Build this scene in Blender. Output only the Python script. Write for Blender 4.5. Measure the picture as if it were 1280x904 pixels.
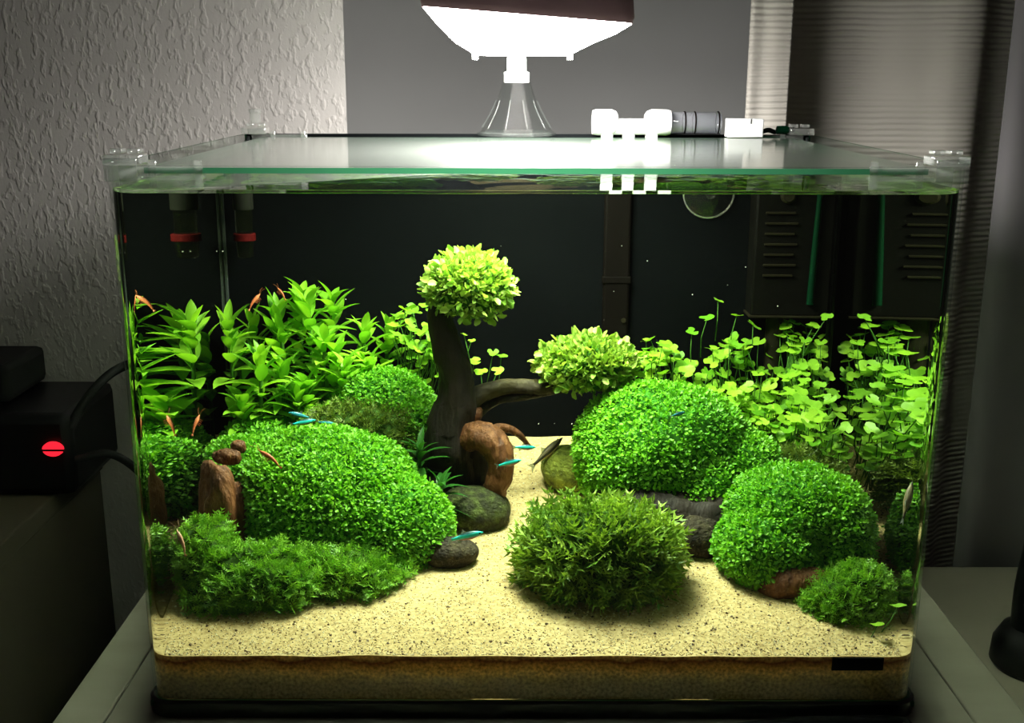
import bpy, bmesh, math, random
import numpy as np
from mathutils import Vector, Matrix

# ------------------------------------------------------------------ camera, world, exposure
sc = bpy.context.scene
COL = sc.collection
for o in list(bpy.data.objects):
    bpy.data.objects.remove(o)
random.seed(7)
rng = np.random.default_rng(11)

cam_d = bpy.data.cameras.new('camera')
cam = bpy.data.objects.new('camera', cam_d)
COL.objects.link(cam)
cam_d.sensor_width = 36.0
cam_d.lens = 36.0 * 1382.13 / 1280.0
cam_d.clip_start = 0.01
PITCH, YAW, ROLL = 0.2546, 0.00128, 0.00211
_f = Vector((math.sin(YAW) * math.cos(PITCH), math.cos(YAW) * math.cos(PITCH), -math.sin(PITCH)))
_r = Vector((math.cos(YAW), -math.sin(YAW), 0))
_u = _r.cross(_f)
_r2 = math.cos(ROLL) * _r + math.sin(ROLL) * _u
_u2 = -math.sin(ROLL) * _r + math.cos(ROLL) * _u
_m = Matrix((_r2, _u2, -_f)).transposed().to_4x4()
_m.translation = Vector((-0.01325, -0.577, 0.36045))
cam.matrix_world = _m
sc.camera = cam

world = bpy.data.worlds.new('world')
sc.world = world
world.use_nodes = True
bg = world.node_tree.nodes['Background']
bg.inputs['Color'].default_value = (1.0, 0.93, 0.82, 1)
bg.inputs['Strength'].default_value = 0.013

LAMP_GLOW = 66.0        # glowing side walls of the diffuser
LAMP_POWER = 4.1       # watts leaving the lens downwards
_al = bpy.data.lights.new('lamp_lens_light', 'AREA')
_al.shape = 'RECTANGLE'; _al.size = 0.064; _al.size_y = 0.115
_al.energy = LAMP_POWER
_al.color = (1.0, 0.975, 0.90)
_al.spread = math.radians(150)
_lo = bpy.data.objects.new('lamp_lens_light', _al)
COL.objects.link(_lo)
_lo.location = (-0.0065, 0.170, 0.3722)

sc.view_settings.view_transform = 'Standard'
sc.view_settings.look = 'None'
sc.view_settings.gamma = 1.0
sc.view_settings.use_curve_mapping = False
sc.view_settings.exposure = 0.0
cy = sc.cycles
cy.max_bounces = 14
cy.diffuse_bounces = 4
cy.glossy_bounces = 6
cy.transmission_bounces = 10
cy.transparent_max_bounces = 40
cy.caustics_reflective = False
cy.caustics_refractive = True
cy.sample_clamp_indirect = 4.0

# ------------------------------------------------------------------ materials
def new_mat(name):
    m = bpy.data.materials.new(name)
    m.use_nodes = True
    nt = m.node_tree
    for n in list(nt.nodes):
        nt.nodes.remove(n)
    out = nt.nodes.new('ShaderNodeOutputMaterial')
    return m, nt, out

def nd(nt, kind, **kw):
    n = nt.nodes.new('ShaderNode' + kind)
    for k, v in kw.items():
        if k in n.inputs.keys():
            n.inputs[k].default_value = v
        else:
            setattr(n, k, v)
    return n

def lk(nt, a, b):
    nt.links.new(a, b)

def ramp(nt, stops, interp='LINEAR'):
    r = nt.nodes.new('ShaderNodeValToRGB')
    r.color_ramp.interpolation = interp
    e = r.color_ramp.elements
    while len(e) < len(stops):
        e.new(0.5)
    for i, (p, c) in enumerate(stops):
        e[i].position = p
        e[i].color = (c[0], c[1], c[2], 1)
    return r

def plain(name, col, rough=0.5, metal=0.0, spec=0.5):
    m, nt, out = new_mat(name)
    p = nd(nt, 'BsdfPrincipled')
    p.inputs['Base Color'].default_value = (*col, 1)
    p.inputs['Roughness'].default_value = rough
    p.inputs['Metallic'].default_value = metal
    p.inputs['Specular IOR Level'].default_value = spec
    lk(nt, p.outputs[0], out.inputs[0])
    return m

def noisy(name, stops, scale=20, detail=6, rough=0.7, bump=0.0, bscale=None, bdist=0.002, spec=0.3, stretch=(1, 1, 1), dist=0.0):
    m, nt, out = new_mat(name)
    tc = nd(nt, 'TexCoord')
    mp = nd(nt, 'Mapping')
    mp.inputs['Scale'].default_value = stretch
    lk(nt, tc.outputs['Object'], mp.inputs[0])
    nz = nd(nt, 'TexNoise')
    nz.inputs['Scale'].default_value = scale
    nz.inputs['Detail'].default_value = detail
    nz.inputs['Distortion'].default_value = dist
    lk(nt, mp.outputs[0], nz.inputs['Vector'])
    r = ramp(nt, stops)
    lk(nt, nz.outputs['Fac'], r.inputs[0])
    p = nd(nt, 'BsdfPrincipled')
    p.inputs['Roughness'].default_value = rough
    p.inputs['Specular IOR Level'].default_value = spec
    lk(nt, r.outputs[0], p.inputs['Base Color'])
    if bump:
        nb = nd(nt, 'TexNoise')
        nb.inputs['Scale'].default_value = bscale or scale * 3
        nb.inputs['Detail'].default_value = 5
        lk(nt, mp.outputs[0], nb.inputs['Vector'])
        b = nd(nt, 'Bump')
        b.inputs['Strength'].default_value = bump
        b.inputs['Distance'].default_value = bdist
        lk(nt, nb.outputs['Fac'], b.inputs['Height'])
        lk(nt, b.outputs[0], p.inputs['Normal'])
    lk(nt, p.outputs[0], out.inputs[0])
    return m

def thin_glass(name, tint=(1, 1, 1), f0=0.04, rough=0.0, haze=0.0, haze_col=(0.8, 0.8, 0.8), ripple=0.0, rscale=60, power=5.0, bend=0.0):
    """clear sheet: light passes straight through, reflection grows towards grazing angles"""
    m, nt, out = new_mat(name)
    lw = nd(nt, 'LayerWeight')
    pw = nd(nt, 'Math', operation='POWER')
    pw.inputs[1].default_value = power
    lk(nt, lw.outputs['Facing'], pw.inputs[0])
    ma = nd(nt, 'Math', operation='MULTIPLY_ADD')
    ma.inputs[1].default_value = 1 - f0
    ma.inputs[2].default_value = f0
    lk(nt, pw.outputs[0], ma.inputs[0])
    tr = nd(nt, 'BsdfTransparent')
    tr.inputs[0].default_value = (*tint, 1)
    gl = nd(nt, 'BsdfGlossy')
    gl.inputs['Color'].default_value = (1, 1, 1, 1)
    gl.inputs['Roughness'].default_value = rough
    if ripple:
        tc = nd(nt, 'TexCoord')
        nz = nd(nt, 'TexNoise')
        nz.inputs['Scale'].default_value = rscale
        nz.inputs['Detail'].default_value = 2
        lk(nt, tc.outputs['Object'], nz.inputs['Vector'])
        b = nd(nt, 'Bump')
        b.inputs['Strength'].default_value = ripple
        b.inputs['Distance'].default_value = 0.002
        lk(nt, nz.outputs['Fac'], b.inputs['Height'])
        lk(nt, b.outputs[0], gl.inputs['Normal'])
    base = tr.outputs[0]
    if bend:
        rf = nd(nt, 'BsdfRefraction')
        rf.inputs['Color'].default_value = (*tint, 1)
        rf.inputs['IOR'].default_value = 1.333
        rf.inputs['Roughness'].default_value = 0.0
        bm_ = nd(nt, 'MixShader')
        bm_.inputs[0].default_value = bend
        lk(nt, tr.outputs[0], bm_.inputs[1])
        lk(nt, rf.outputs[0], bm_.inputs[2])
        base = bm_.outputs[0]
    if haze:
        df = nd(nt, 'BsdfDiffuse')
        df.inputs[0].default_value = (*haze_col, 1)
        tl = nd(nt, 'BsdfTranslucent')
        tl.inputs[0].default_value = (*haze_col, 1)
        a = nd(nt, 'MixShader')
        a.inputs[0].default_value = 0.5
        lk(nt, df.outputs[0], a.inputs[1])
        lk(nt, tl.outputs[0], a.inputs[2])
        h = nd(nt, 'MixShader')
        h.inputs[0].default_value = haze
        lk(nt, tr.outputs[0], h.inputs[1])
        lk(nt, a.outputs[0], h.inputs[2])
        base = h.outputs[0]
    mx = nd(nt, 'MixShader')
    lk(nt, ma.outputs[0], mx.inputs[0])
    lk(nt, base, mx.inputs[1])
    lk(nt, gl.outputs[0], mx.inputs[2])
    lk(nt, mx.outputs[0], out.inputs[0])
    return m

def leaf_mat(name, dark, light, transl=0.35, rough=0.45, attr=True, spec=0.35, tint=None):
    m, nt, out = new_mat(name)
    if attr:
        a = nd(nt, 'Attribute', attribute_name='rnd')
        src = a.outputs['Fac']
    else:
        a = nd(nt, 'ObjectInfo')
        src = a.outputs['Random']
    r = ramp(nt, [(0.0, dark), (1.0, light)])
    lk(nt, src, r.inputs[0])
    p = nd(nt, 'BsdfPrincipled')
    p.inputs['Roughness'].default_value = rough
    p.inputs['Specular IOR Level'].default_value = spec
    lk(nt, r.outputs[0], p.inputs['Base Color'])
    t = nd(nt, 'BsdfTranslucent')
    tm = nd(nt, 'MixRGB', blend_type='MULTIPLY')
    tm.inputs[0].default_value = 1.0
    tm.inputs[2].default_value = (*(tint or (1.15, 1.15, 0.6)), 1)
    lk(nt, r.outputs[0], tm.inputs[1])
    lk(nt, tm.outputs[0], t.inputs[0])
    mx = nd(nt, 'MixShader')
    mx.inputs[0].default_value = transl
    lk(nt, p.outputs[0], mx.inputs[1])
    lk(nt, t.outputs[0], mx.inputs[2])
    lk(nt, mx.outputs[0], out.inputs[0])
    return m

def emit(name, col, strength):
    m, nt, out = new_mat(name)
    e = nd(nt, 'Emission')
    e.inputs[0].default_value = (*col, 1)
    e.inputs[1].default_value = strength
    lk(nt, e.outputs[0], out.inputs[0])
    return m

M = {}
# plaster wall
def plaster():
    m, nt, out = new_mat('rough plaster')
    tc = nd(nt, 'TexCoord')
    mp = nd(nt, 'Mapping')
    mp.inputs['Scale'].default_value = (1.0, 1.0, 0.62)
    lk(nt, tc.outputs['Object'], mp.inputs[0])
    n1 = nd(nt, 'TexNoise'); n1.inputs['Scale'].default_value = 165; n1.inputs['Detail'].default_value = 2; n1.inputs['Distortion'].default_value = 0.15
    n2 = nd(nt, 'TexNoise'); n2.inputs['Scale'].default_value = 420; n2.inputs['Detail'].default_value = 3
    lk(nt, mp.outputs[0], n1.inputs['Vector']); lk(nt, mp.outputs[0], n2.inputs['Vector'])
    r = ramp(nt, [(0.50, (0, 0, 0)), (0.66, (1, 1, 1))])
    lk(nt, n1.outputs['Fac'], r.inputs[0])
    ad = nd(nt, 'Math', operation='MULTIPLY_ADD'); ad.inputs[1].default_value = 0.3
    lk(nt, n2.outputs['Fac'], ad.inputs[0]); lk(nt, r.outputs[0], ad.inputs[2])
    b = nd(nt, 'Bump'); b.inputs['Strength'].default_value = 0.36; b.inputs['Distance'].default_value = 0.0016
    lk(nt, ad.outputs[0], b.inputs['Height'])
    p = nd(nt, 'BsdfPrincipled'); p.inputs['Base Color'].default_value = (0.66, 0.62, 0.59, 1); p.inputs['Roughness'].default_value = 0.85
    p.inputs['Specular IOR Level'].default_value = 0.2
    lk(nt, b.outputs[0], p.inputs['Normal'])
    lk(nt, p.outputs[0], out.inputs[0])
    return m
M['plaster'] = plaster()
M['niche'] = noisy('grey window blind', [(0.3, (0.50, 0.50, 0.50)), (0.7, (0.55, 0.55, 0.55))], scale=6, rough=0.75)

def curtain_mat(name, col, rib=0.5):
    m, nt, out = new_mat(name)
    tc = nd(nt, 'TexCoord')
    mp = nd(nt, 'Mapping')
    lk(nt, tc.outputs['Object'], mp.inputs[0])
    wv = nd(nt, 'TexWave', wave_type='BANDS', bands_direction='Z', wave_profile='SIN')
    wv.inputs['Scale'].default_value = 58
    wv.inputs['Distortion'].default_value = 1.6
    wv.inputs['Detail'].default_value = 2
    wv.inputs['Detail Scale'].default_value = 0.4
    lk(nt, mp.outputs[0], wv.inputs['Vector'])
    # broad patches where the ribs swap for smooth embossed petals
    vo = nd(nt, 'TexVoronoi'); vo.inputs['Scale'].default_value = 9
    lk(nt, mp.outputs[0], vo.inputs['Vector'])
    r = ramp(nt, [(0.25, (0.15, 0.15, 0.15)), (0.5, (1, 1, 1))])
    lk(nt, vo.outputs['Distance'], r.inputs[0])
    mu = nd(nt, 'Math', operation='MULTIPLY')
    lk(nt, wv.outputs['Fac'], mu.inputs[0]); lk(nt, r.outputs[0], mu.inputs[1])
    nz = nd(nt, 'TexNoise'); nz.inputs['Scale'].default_value = 40; nz.inputs['Detail'].default_value = 3
    lk(nt, mp.outputs[0], nz.inputs['Vector'])
    ad = nd(nt, 'Math', operation='MULTIPLY_ADD'); ad.inputs[1].default_value = 0.6
    lk(nt, nz.outputs['Fac'], ad.inputs[0]); lk(nt, mu.outputs[0], ad.inputs[2])
    b = nd(nt, 'Bump'); b.inputs['Strength'].default_value = rib; b.inputs['Distance'].default_value = 0.0022
    lk(nt, ad.outputs[0], b.inputs['Height'])
    p = nd(nt, 'BsdfPrincipled'); p.inputs['Base Color'].default_value = (*col, 1); p.inputs['Roughness'].default_value = 0.75
    p.inputs['Specular IOR Level'].default_value = 0.25
    lk(nt, b.outputs[0], p.inputs['Normal'])
    lk(nt, p.outputs[0], out.inputs[0])
    return m
M['curtain'] = curtain_mat('ribbed cream curtain', (0.74, 0.69, 0.62), 0.65)
M['drape'] = noisy('plain mauve drape', [(0.3, (0.26, 0.245, 0.26)), (0.7, (0.31, 0.29, 0.305))], scale=8, rough=0.8)
M['board'] = noisy('grey cabinet board', [(0.3, (0.22, 0.205, 0.165)), (0.7, (0.27, 0.255, 0.205))], scale=9, rough=0.6, stretch=(1, 4, 1))
M['desk'] = noisy('dark desk', [(0.3, (0.36, 0.33, 0.26)), (0.7, (0.44, 0.40, 0.32))], scale=8, rough=0.55)
M['floor'] = plain('floor', (0.1, 0.09, 0.08), 0.7)
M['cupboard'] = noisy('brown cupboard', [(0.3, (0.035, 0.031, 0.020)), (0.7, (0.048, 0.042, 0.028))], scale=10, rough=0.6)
M['black'] = plain('black plastic', (0.006, 0.006, 0.0065), 0.4, 0, 0.2)
M['blackmat'] = plain('black foam mat', (0.010, 0.014, 0.013), 0.30)
M['blackmatte'] = plain('black matt', (0.008, 0.008, 0.008), 0.8, 0, 0.2)
M['backpane'] = noisy('black backing film', [(0.35, (0.0016, 0.0020, 0.0023)), (0.7, (0.0024, 0.0029, 0.0033))], scale=12, rough=0.6, spec=0.02)
M['red_light'] = emit('red switch light', (1.0, 0.015, 0.03), 1.6)

M['glass'] = thin_glass('tank glass', (0.985, 1.0, 0.985), 0.035)
M['lid'] = thin_glass('lid glass', (0.95, 0.985, 0.96), 0.04, rough=0.11, haze=0.13, haze_col=(0.75, 0.8, 0.75), ripple=0.10, rscale=14)
M['clear'] = thin_glass('clear plastic', (0.93, 0.95, 0.94), 0.10, rough=0.06, haze=0.16, haze_col=(0.92, 0.92, 0.88), power=3.0)
M['clearcone'] = thin_glass('clear acrylic', (0.90, 0.92, 0.91), 0.003, rough=0.03, haze=0.002, haze_col=(0.9, 0.92, 0.9), power=5.0)
M['rib'] = thin_glass('acrylic rib', (0.85, 0.88, 0.87), 0.006, rough=0.08, haze=0.02, haze_col=(0.9, 0.92, 0.9), power=4.0)
M['watertop'] = thin_glass('water surface', (0.97, 1.0, 0.95), 0.02, rough=0.0, ripple=0.25, rscale=35, bend=0.35)
M['cup'] = thin_glass('clear rubber', (0.9, 0.88, 0.84), 0.02, rough=0.1, haze=0.012, power=3.0)

def water_side():
    m, nt, out = new_mat('water body')
    g = nd(nt, 'BsdfGlass')
    g.inputs['Color'].default_value = (0.95, 1.0, 0.88, 1)
    g.inputs['Roughness'].default_value = 0.0
    g.inputs['IOR'].default_value = 1.333
    lk(nt, g.outputs[0], out.inputs[0])
    return m
M['water'] = water_side()
_m, _nt, _out = new_mat('wetted back face')
lk(_nt, nd(_nt, 'BsdfTransparent').outputs[0], _out.inputs[0])
M['contact'] = _m

def glass_edge():
    m, nt, out = new_mat('green glass edge')
    p = nd(nt, 'BsdfPrincipled')
    p.inputs['Base Color'].default_value = (0.025, 0.12, 0.06, 1)
    p.inputs['Roughness'].default_value = 0.25
    t = nd(nt, 'BsdfTranslucent'); t.inputs[0].default_value = (0.03, 0.14, 0.07, 1)
    mx = nd(nt, 'MixShader'); mx.inputs[0].default_value = 0.55
    lk(nt, p.outputs[0], mx.inputs[1]); lk(nt, t.outputs[0], mx.inputs[2])
    lk(nt, mx.outputs[0], out.inputs[0])
    return m
M['gedge'] = glass_edge()
M['silicone'] = plain('silicone seam', (0.035, 0.04, 0.04), 0.3, 0, 0.3)
M['white'] = plain('white plastic', (0.85, 0.85, 0.85), 0.4)
M['lampcover'] = noisy('maroon lamp cover', [(0.3, (0.30, 0.17, 0.20)), (0.7, (0.40, 0.24, 0.28))], scale=18, rough=0.35)
M['lamp'] = emit('lamp diffuser', (1.0, 0.985, 0.93), LAMP_GLOW)
M['greyclear'] = thin_glass('grey clear tube', (0.72, 0.73, 0.78), 0.06, rough=0.08, haze=0.22, haze_col=(0.75, 0.76, 0.82), power=3)

def sand_mat():
    m, nt, out = new_mat('pale sand')
    tc = nd(nt, 'TexCoord')
    n1 = nd(nt, 'TexNoise'); n1.inputs['Scale'].default_value = 420; n1.inputs['Detail'].default_value = 3
    n2 = nd(nt, 'TexNoise'); n2.inputs['Scale'].default_value = 14; n2.inputs['Detail'].default_value = 4
    vo = nd(nt, 'TexVoronoi'); vo.inputs['Scale'].default_value = 300
    for n in (n1, n2, vo):
        lk(nt, tc.outputs['Object'], n.inputs['Vector'])
    r1 = ramp(nt, [(0.25, (0.33, 0.22, 0.09)), (0.5, (0.64, 0.49, 0.23)), (0.75, (0.84, 0.68, 0.38))])
    lk(nt, n1.outputs['Fac'], r1.inputs[0])
    r2 = ramp(nt, [(0.3, (0.82, 0.80, 0.72)), (0.7, (1, 1, 1))])
    lk(nt, n2.outputs['Fac'], r2.inputs[0])
    mx = nd(nt, 'MixRGB', blend_type='MULTIPLY'); mx.inputs[0].default_value = 1
    lk(nt, r1.outputs[0], mx.inputs[1]); lk(nt, r2.outputs[0], mx.inputs[2])
    b = nd(nt, 'Bump'); b.inputs['Strength'].default_value = 0.35; b.inputs['Distance'].default_value = 0.0008
    lk(nt, vo.outputs['Distance'], b.inputs['Height'])
    p = nd(nt, 'BsdfPrincipled'); p.inputs['Roughness'].default_value = 0.8; p.inputs['Specular IOR Level'].default_value = 0.2
    lk(nt, mx.outputs[0], p.inputs['Base Color']); lk(nt, b.outputs[0], p.inputs['Normal'])
    t = nd(nt, 'BsdfTranslucent'); t.inputs[0].default_value = (0.9, 0.62, 0.26, 1)
    ms = nd(nt, 'MixShader'); ms.inputs[0].default_value = 0.20
    lk(nt, p.outputs[0], ms.inputs[1]); lk(nt, t.outputs[0], ms.inputs[2])
    lk(nt, ms.outputs[0], out.inputs[0])
    return m
M['sand'] = sand_mat()
def strata_mat():
    """the layered soil seen edge-on behind the front pane"""
    m, nt, out = new_mat('soil layers')
    tc = nd(nt, 'TexCoord')
    sx = nd(nt, 'SeparateXYZ'); lk(nt, tc.outputs['Object'], sx.inputs[0])
    n1 = nd(nt, 'TexNoise'); n1.inputs['Scale'].default_value = 60; n1.inputs['Detail'].default_value = 5
    lk(nt, tc.outputs['Object'], n1.inputs['Vector'])
    ma = nd(nt, 'Math', operation='MULTIPLY_ADD'); ma.inputs[1].default_value = 0.010; ma.inputs[2].default_value = -0.005
    lk(nt, n1.outputs['Fac'], ma.inputs[0])
    ad = nd(nt, 'Math', operation='ADD'); lk(nt, sx.outputs['Z'], ad.inputs[0]); lk(nt, ma.outputs[0], ad.inputs[1])
    mr = nd(nt, 'MapRange'); mr.inputs['From Min'].default_value = 0.004; mr.inputs['From Max'].default_value = 0.034
    lk(nt, ad.outputs[0], mr.inputs['Value'])
    r = ramp(nt, [(0.0, (0.20, 0.18, 0.10)), (0.36, (0.34, 0.28, 0.13)), (0.46, (0.50, 0.40, 0.16)), (0.58, (0.88, 0.64, 0.24)), (0.72, (0.80, 0.48, 0.15)), (0.85, (0.24, 0.08, 0.025)), (0.97, (0.90, 0.62, 0.25))])
    lk(nt, mr.outputs[0], r.inputs[0])
    n2 = nd(nt, 'TexNoise'); n2.inputs['Scale'].default_value = 500; n2.inputs['Detail'].default_value = 2
    lk(nt, tc.outputs['Object'], n2.inputs['Vector'])
    r2 = ramp(nt, [(0.3, (0.45, 0.45, 0.45)), (0.7, (1.4, 1.4, 1.4))])
    lk(nt, n2.outputs['Fac'], r2.inputs[0])
    mx = nd(nt, 'MixRGB', blend_type='MULTIPLY'); mx.inputs[0].default_value = 1
    lk(nt, r.outputs[0], mx.inputs[1]); lk(nt, r2.outputs[0], mx.inputs[2])
    p = nd(nt, 'BsdfPrincipled'); p.inputs['Roughness'].default_value = 0.8
    lk(nt, mx.outputs[0], p.inputs['Base Color'])
    t = nd(nt, 'BsdfTranslucent'); lk(nt, mx.outputs[0], t.inputs[0])
    ms = nd(nt, 'MixShader'); ms.inputs[0].default_value = 0.62
    lk(nt, p.outputs[0], ms.inputs[1]); lk(nt, t.outputs[0], ms.inputs[2])
    lk(nt, ms.outputs[0], out.inputs[0])
    return m
M['strata'] = strata_mat()
def grain_mat():
    m, nt, out = new_mat('loose grains')
    a = nd(nt, 'Attribute', attribute_name='rnd')
    r = ramp(nt, [(0.0, (0.06, 0.03, 0.012)), (0.12, (0.14, 0.08, 0.03)), (0.16, (0.48, 0.34, 0.14)), (0.6, (0.70, 0.55, 0.28)), (1.0, (0.88, 0.80, 0.56))])
    lk(nt, a.outputs['Fac'], r.inputs[0])
    p = nd(nt, 'BsdfPrincipled'); p.inputs['Roughness'].default_value = 0.6
    lk(nt, r.outputs[0], p.inputs['Base Color']); lk(nt, p.outputs[0], out.inputs[0])
    return m
M['grain'] = grain_mat()

M['carpet'] = leaf_mat('carpet plant leaf', (0.075, 0.30, 0.014), (0.25, 0.58, 0.03), 0.35)
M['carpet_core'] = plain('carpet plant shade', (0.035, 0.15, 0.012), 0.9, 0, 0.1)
M['moss'] = leaf_mat('moss frond', (0.085, 0.20, 0.016), (0.36, 0.52, 0.07), 0.3)
M['mossd'] = leaf_mat('coral moss frond', (0.075, 0.24, 0.018), (0.30, 0.58, 0.05), 0.3)
M['olive'] = leaf_mat('olive moss frond', (0.07, 0.115, 0.015), (0.19, 0.27, 0.04), 0.3)
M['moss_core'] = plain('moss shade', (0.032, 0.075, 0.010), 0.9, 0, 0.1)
M['crown'] = leaf_mat('bonsai crown leaf', (0.13, 0.30, 0.025), (0.44, 0.56, 0.11), 0.28, attr=True)
M['crown_o'] = leaf_mat('bonsai crown big leaf', (0.15, 0.33, 0.025), (0.48, 0.60, 0.13), 0.28, attr=False)
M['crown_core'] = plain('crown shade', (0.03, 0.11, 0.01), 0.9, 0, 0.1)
M['stem_leaf'] = leaf_mat('lance leaf', (0.13, 0.38, 0.016), (0.34, 0.64, 0.04), 0.45, attr=False)
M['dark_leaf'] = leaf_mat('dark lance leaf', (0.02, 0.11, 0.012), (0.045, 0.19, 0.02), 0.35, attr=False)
M['clover'] = leaf_mat('clover leaf', (0.12, 0.34, 0.015), (0.36, 0.64, 0.04), 0.38, attr=False)
M['stalk'] = plain('green stalk', (0.05, 0.15, 0.015), 0.6, 0, 0.2)
M['bark'] = noisy('dark driftwood', [(0.3, (0.006, 0.004, 0.003)), (0.7, (0.022, 0.013, 0.008))], scale=60, rough=0.7, bump=0.8, bdist=0.003, stretch=(1, 1, 0.3))
M['root'] = noisy('brown driftwood', [(0.25, (0.045, 0.014, 0.005)), (0.55, (0.14, 0.050, 0.015)), (0.8, (0.24, 0.105, 0.04))], scale=90, rough=0.6, bump=1.0, bdist=0.003, stretch=(1, 1, 0.4), dist=1.2)
M['branch'] = noisy('mossy branch', [(0.3, (0.016, 0.010, 0.005)), (0.6, (0.055, 0.042, 0.012)), (0.8, (0.10, 0.095, 0.02))], scale=60, rough=0.7, bump=0.6, bdist=0.002)
M['rock'] = noisy('mossy dark stone', [(0.3, (0.010, 0.009, 0.005)), (0.5, (0.028, 0.034, 0.008)), (0.72, (0.075, 0.10, 0.018))], scale=140, rough=0.8, bump=1.0, bdist=0.003)
M['rock2'] = noisy('brown stone', [(0.3, (0.010, 0.007, 0.004)), (0.55, (0.035, 0.026, 0.012)), (0.75, (0.075, 0.062, 0.025))], scale=120, rough=0.8, bump=1.0, bdist=0.003)
M['rock3'] = noisy('algae green stone', [(0.3, (0.06, 0.07, 0.012)), (0.5, (0.20, 0.24, 0.03)), (0.75, (0.34, 0.40, 0.06))], scale=130, rough=0.8, bump=1.0, bdist=0.003)
M['filter'] = noisy('dark filter plastic', [(0.3, (0.0022, 0.0021, 0.0017)), (0.7, (0.0036, 0.0033, 0.0026))], scale=30, rough=0.5, spec=0.04)
M['slat'] = plain('filter louvre', (0.013, 0.011, 0.006), 0.45, 0, 0.04)
M['greenhose'] = plain('green hose', (0.0006, 0.016, 0.006), 0.4, 0, 0.06)
M['pipe'] = noisy('brown film pipe', [(0.3, (0.0022, 0.0017, 0.0014)), (0.7, (0.0042, 0.0031, 0.0025))], scale=30, rough=0.5, spec=0.03, stretch=(1, 1, 0.2))
M['olivepipe'] = noisy('olive pipe', [(0.3, (0.012, 0.011, 0.006)), (0.7, (0.018, 0.016, 0.009))], scale=30, rough=0.5, spec=0.03)
M['redband'] = plain('red band', (0.06, 0.004, 0.004), 0.5, 0, 0.03)
M['greycap'] = plain('grey cap', (0.016, 0.016, 0.013), 0.5, 0, 0.03)
M['darkglass'] = thin_glass('dim glass tube', (0.75, 0.75, 0.65), 0.01, rough=0.1, haze=0.12, haze_col=(0.02, 0.02, 0.014), power=4)
M['fleck'] = plain('white fleck', (0.8, 0.8, 0.75), 0.6)

# ------------------------------------------------------------------ object helpers
def link(o, parent=None):
    COL.objects.link(o)
    if parent is not None:
        o.parent = parent
    return o

def tag(o, label=None, cat=None, group=None, kind=None):
    if label: o['label'] = label
    if cat: o['category'] = cat
    if group: o['group'] = group
    if kind: o['kind'] = kind
    return o

def empty(name, loc=(0, 0, 0), label=None, cat=None, group=None):
    o = bpy.data.objects.new(name, None)
    o.empty_display_size = 0.01
    o.location = loc
    link(o)
    return tag(o, label, cat, group)

def arr_mesh(name, V, F, mat, smooth=False, rnd=None):
    """V (n,3) array, F (m,k) array of equal-sized faces"""
    V = np.asarray(V, np.float32); F = np.asarray(F, np.int32)
    me = bpy.data.meshes.new(name)
    me.vertices.add(len(V)); me.vertices.foreach_set('co', V.ravel())
    k = F.shape[1]
    me.loops.add(F.size); me.loops.foreach_set('vertex_index', F.ravel())
    me.polygons.add(len(F))
    me.polygons.foreach_set('loop_start', np.arange(0, F.size, k, dtype=np.int32))
    me.polygons.foreach_set('use_smooth', np.full(len(F), smooth))
    if rnd is not None:
        a = me.attributes.new('rnd', 'FLOAT', 'POINT')
        a.data.foreach_set('value', np.asarray(rnd, np.float32))
    me.update(calc_edges=True); me.validate()
    if mat: me.materials.append(mat)
    return me

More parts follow.
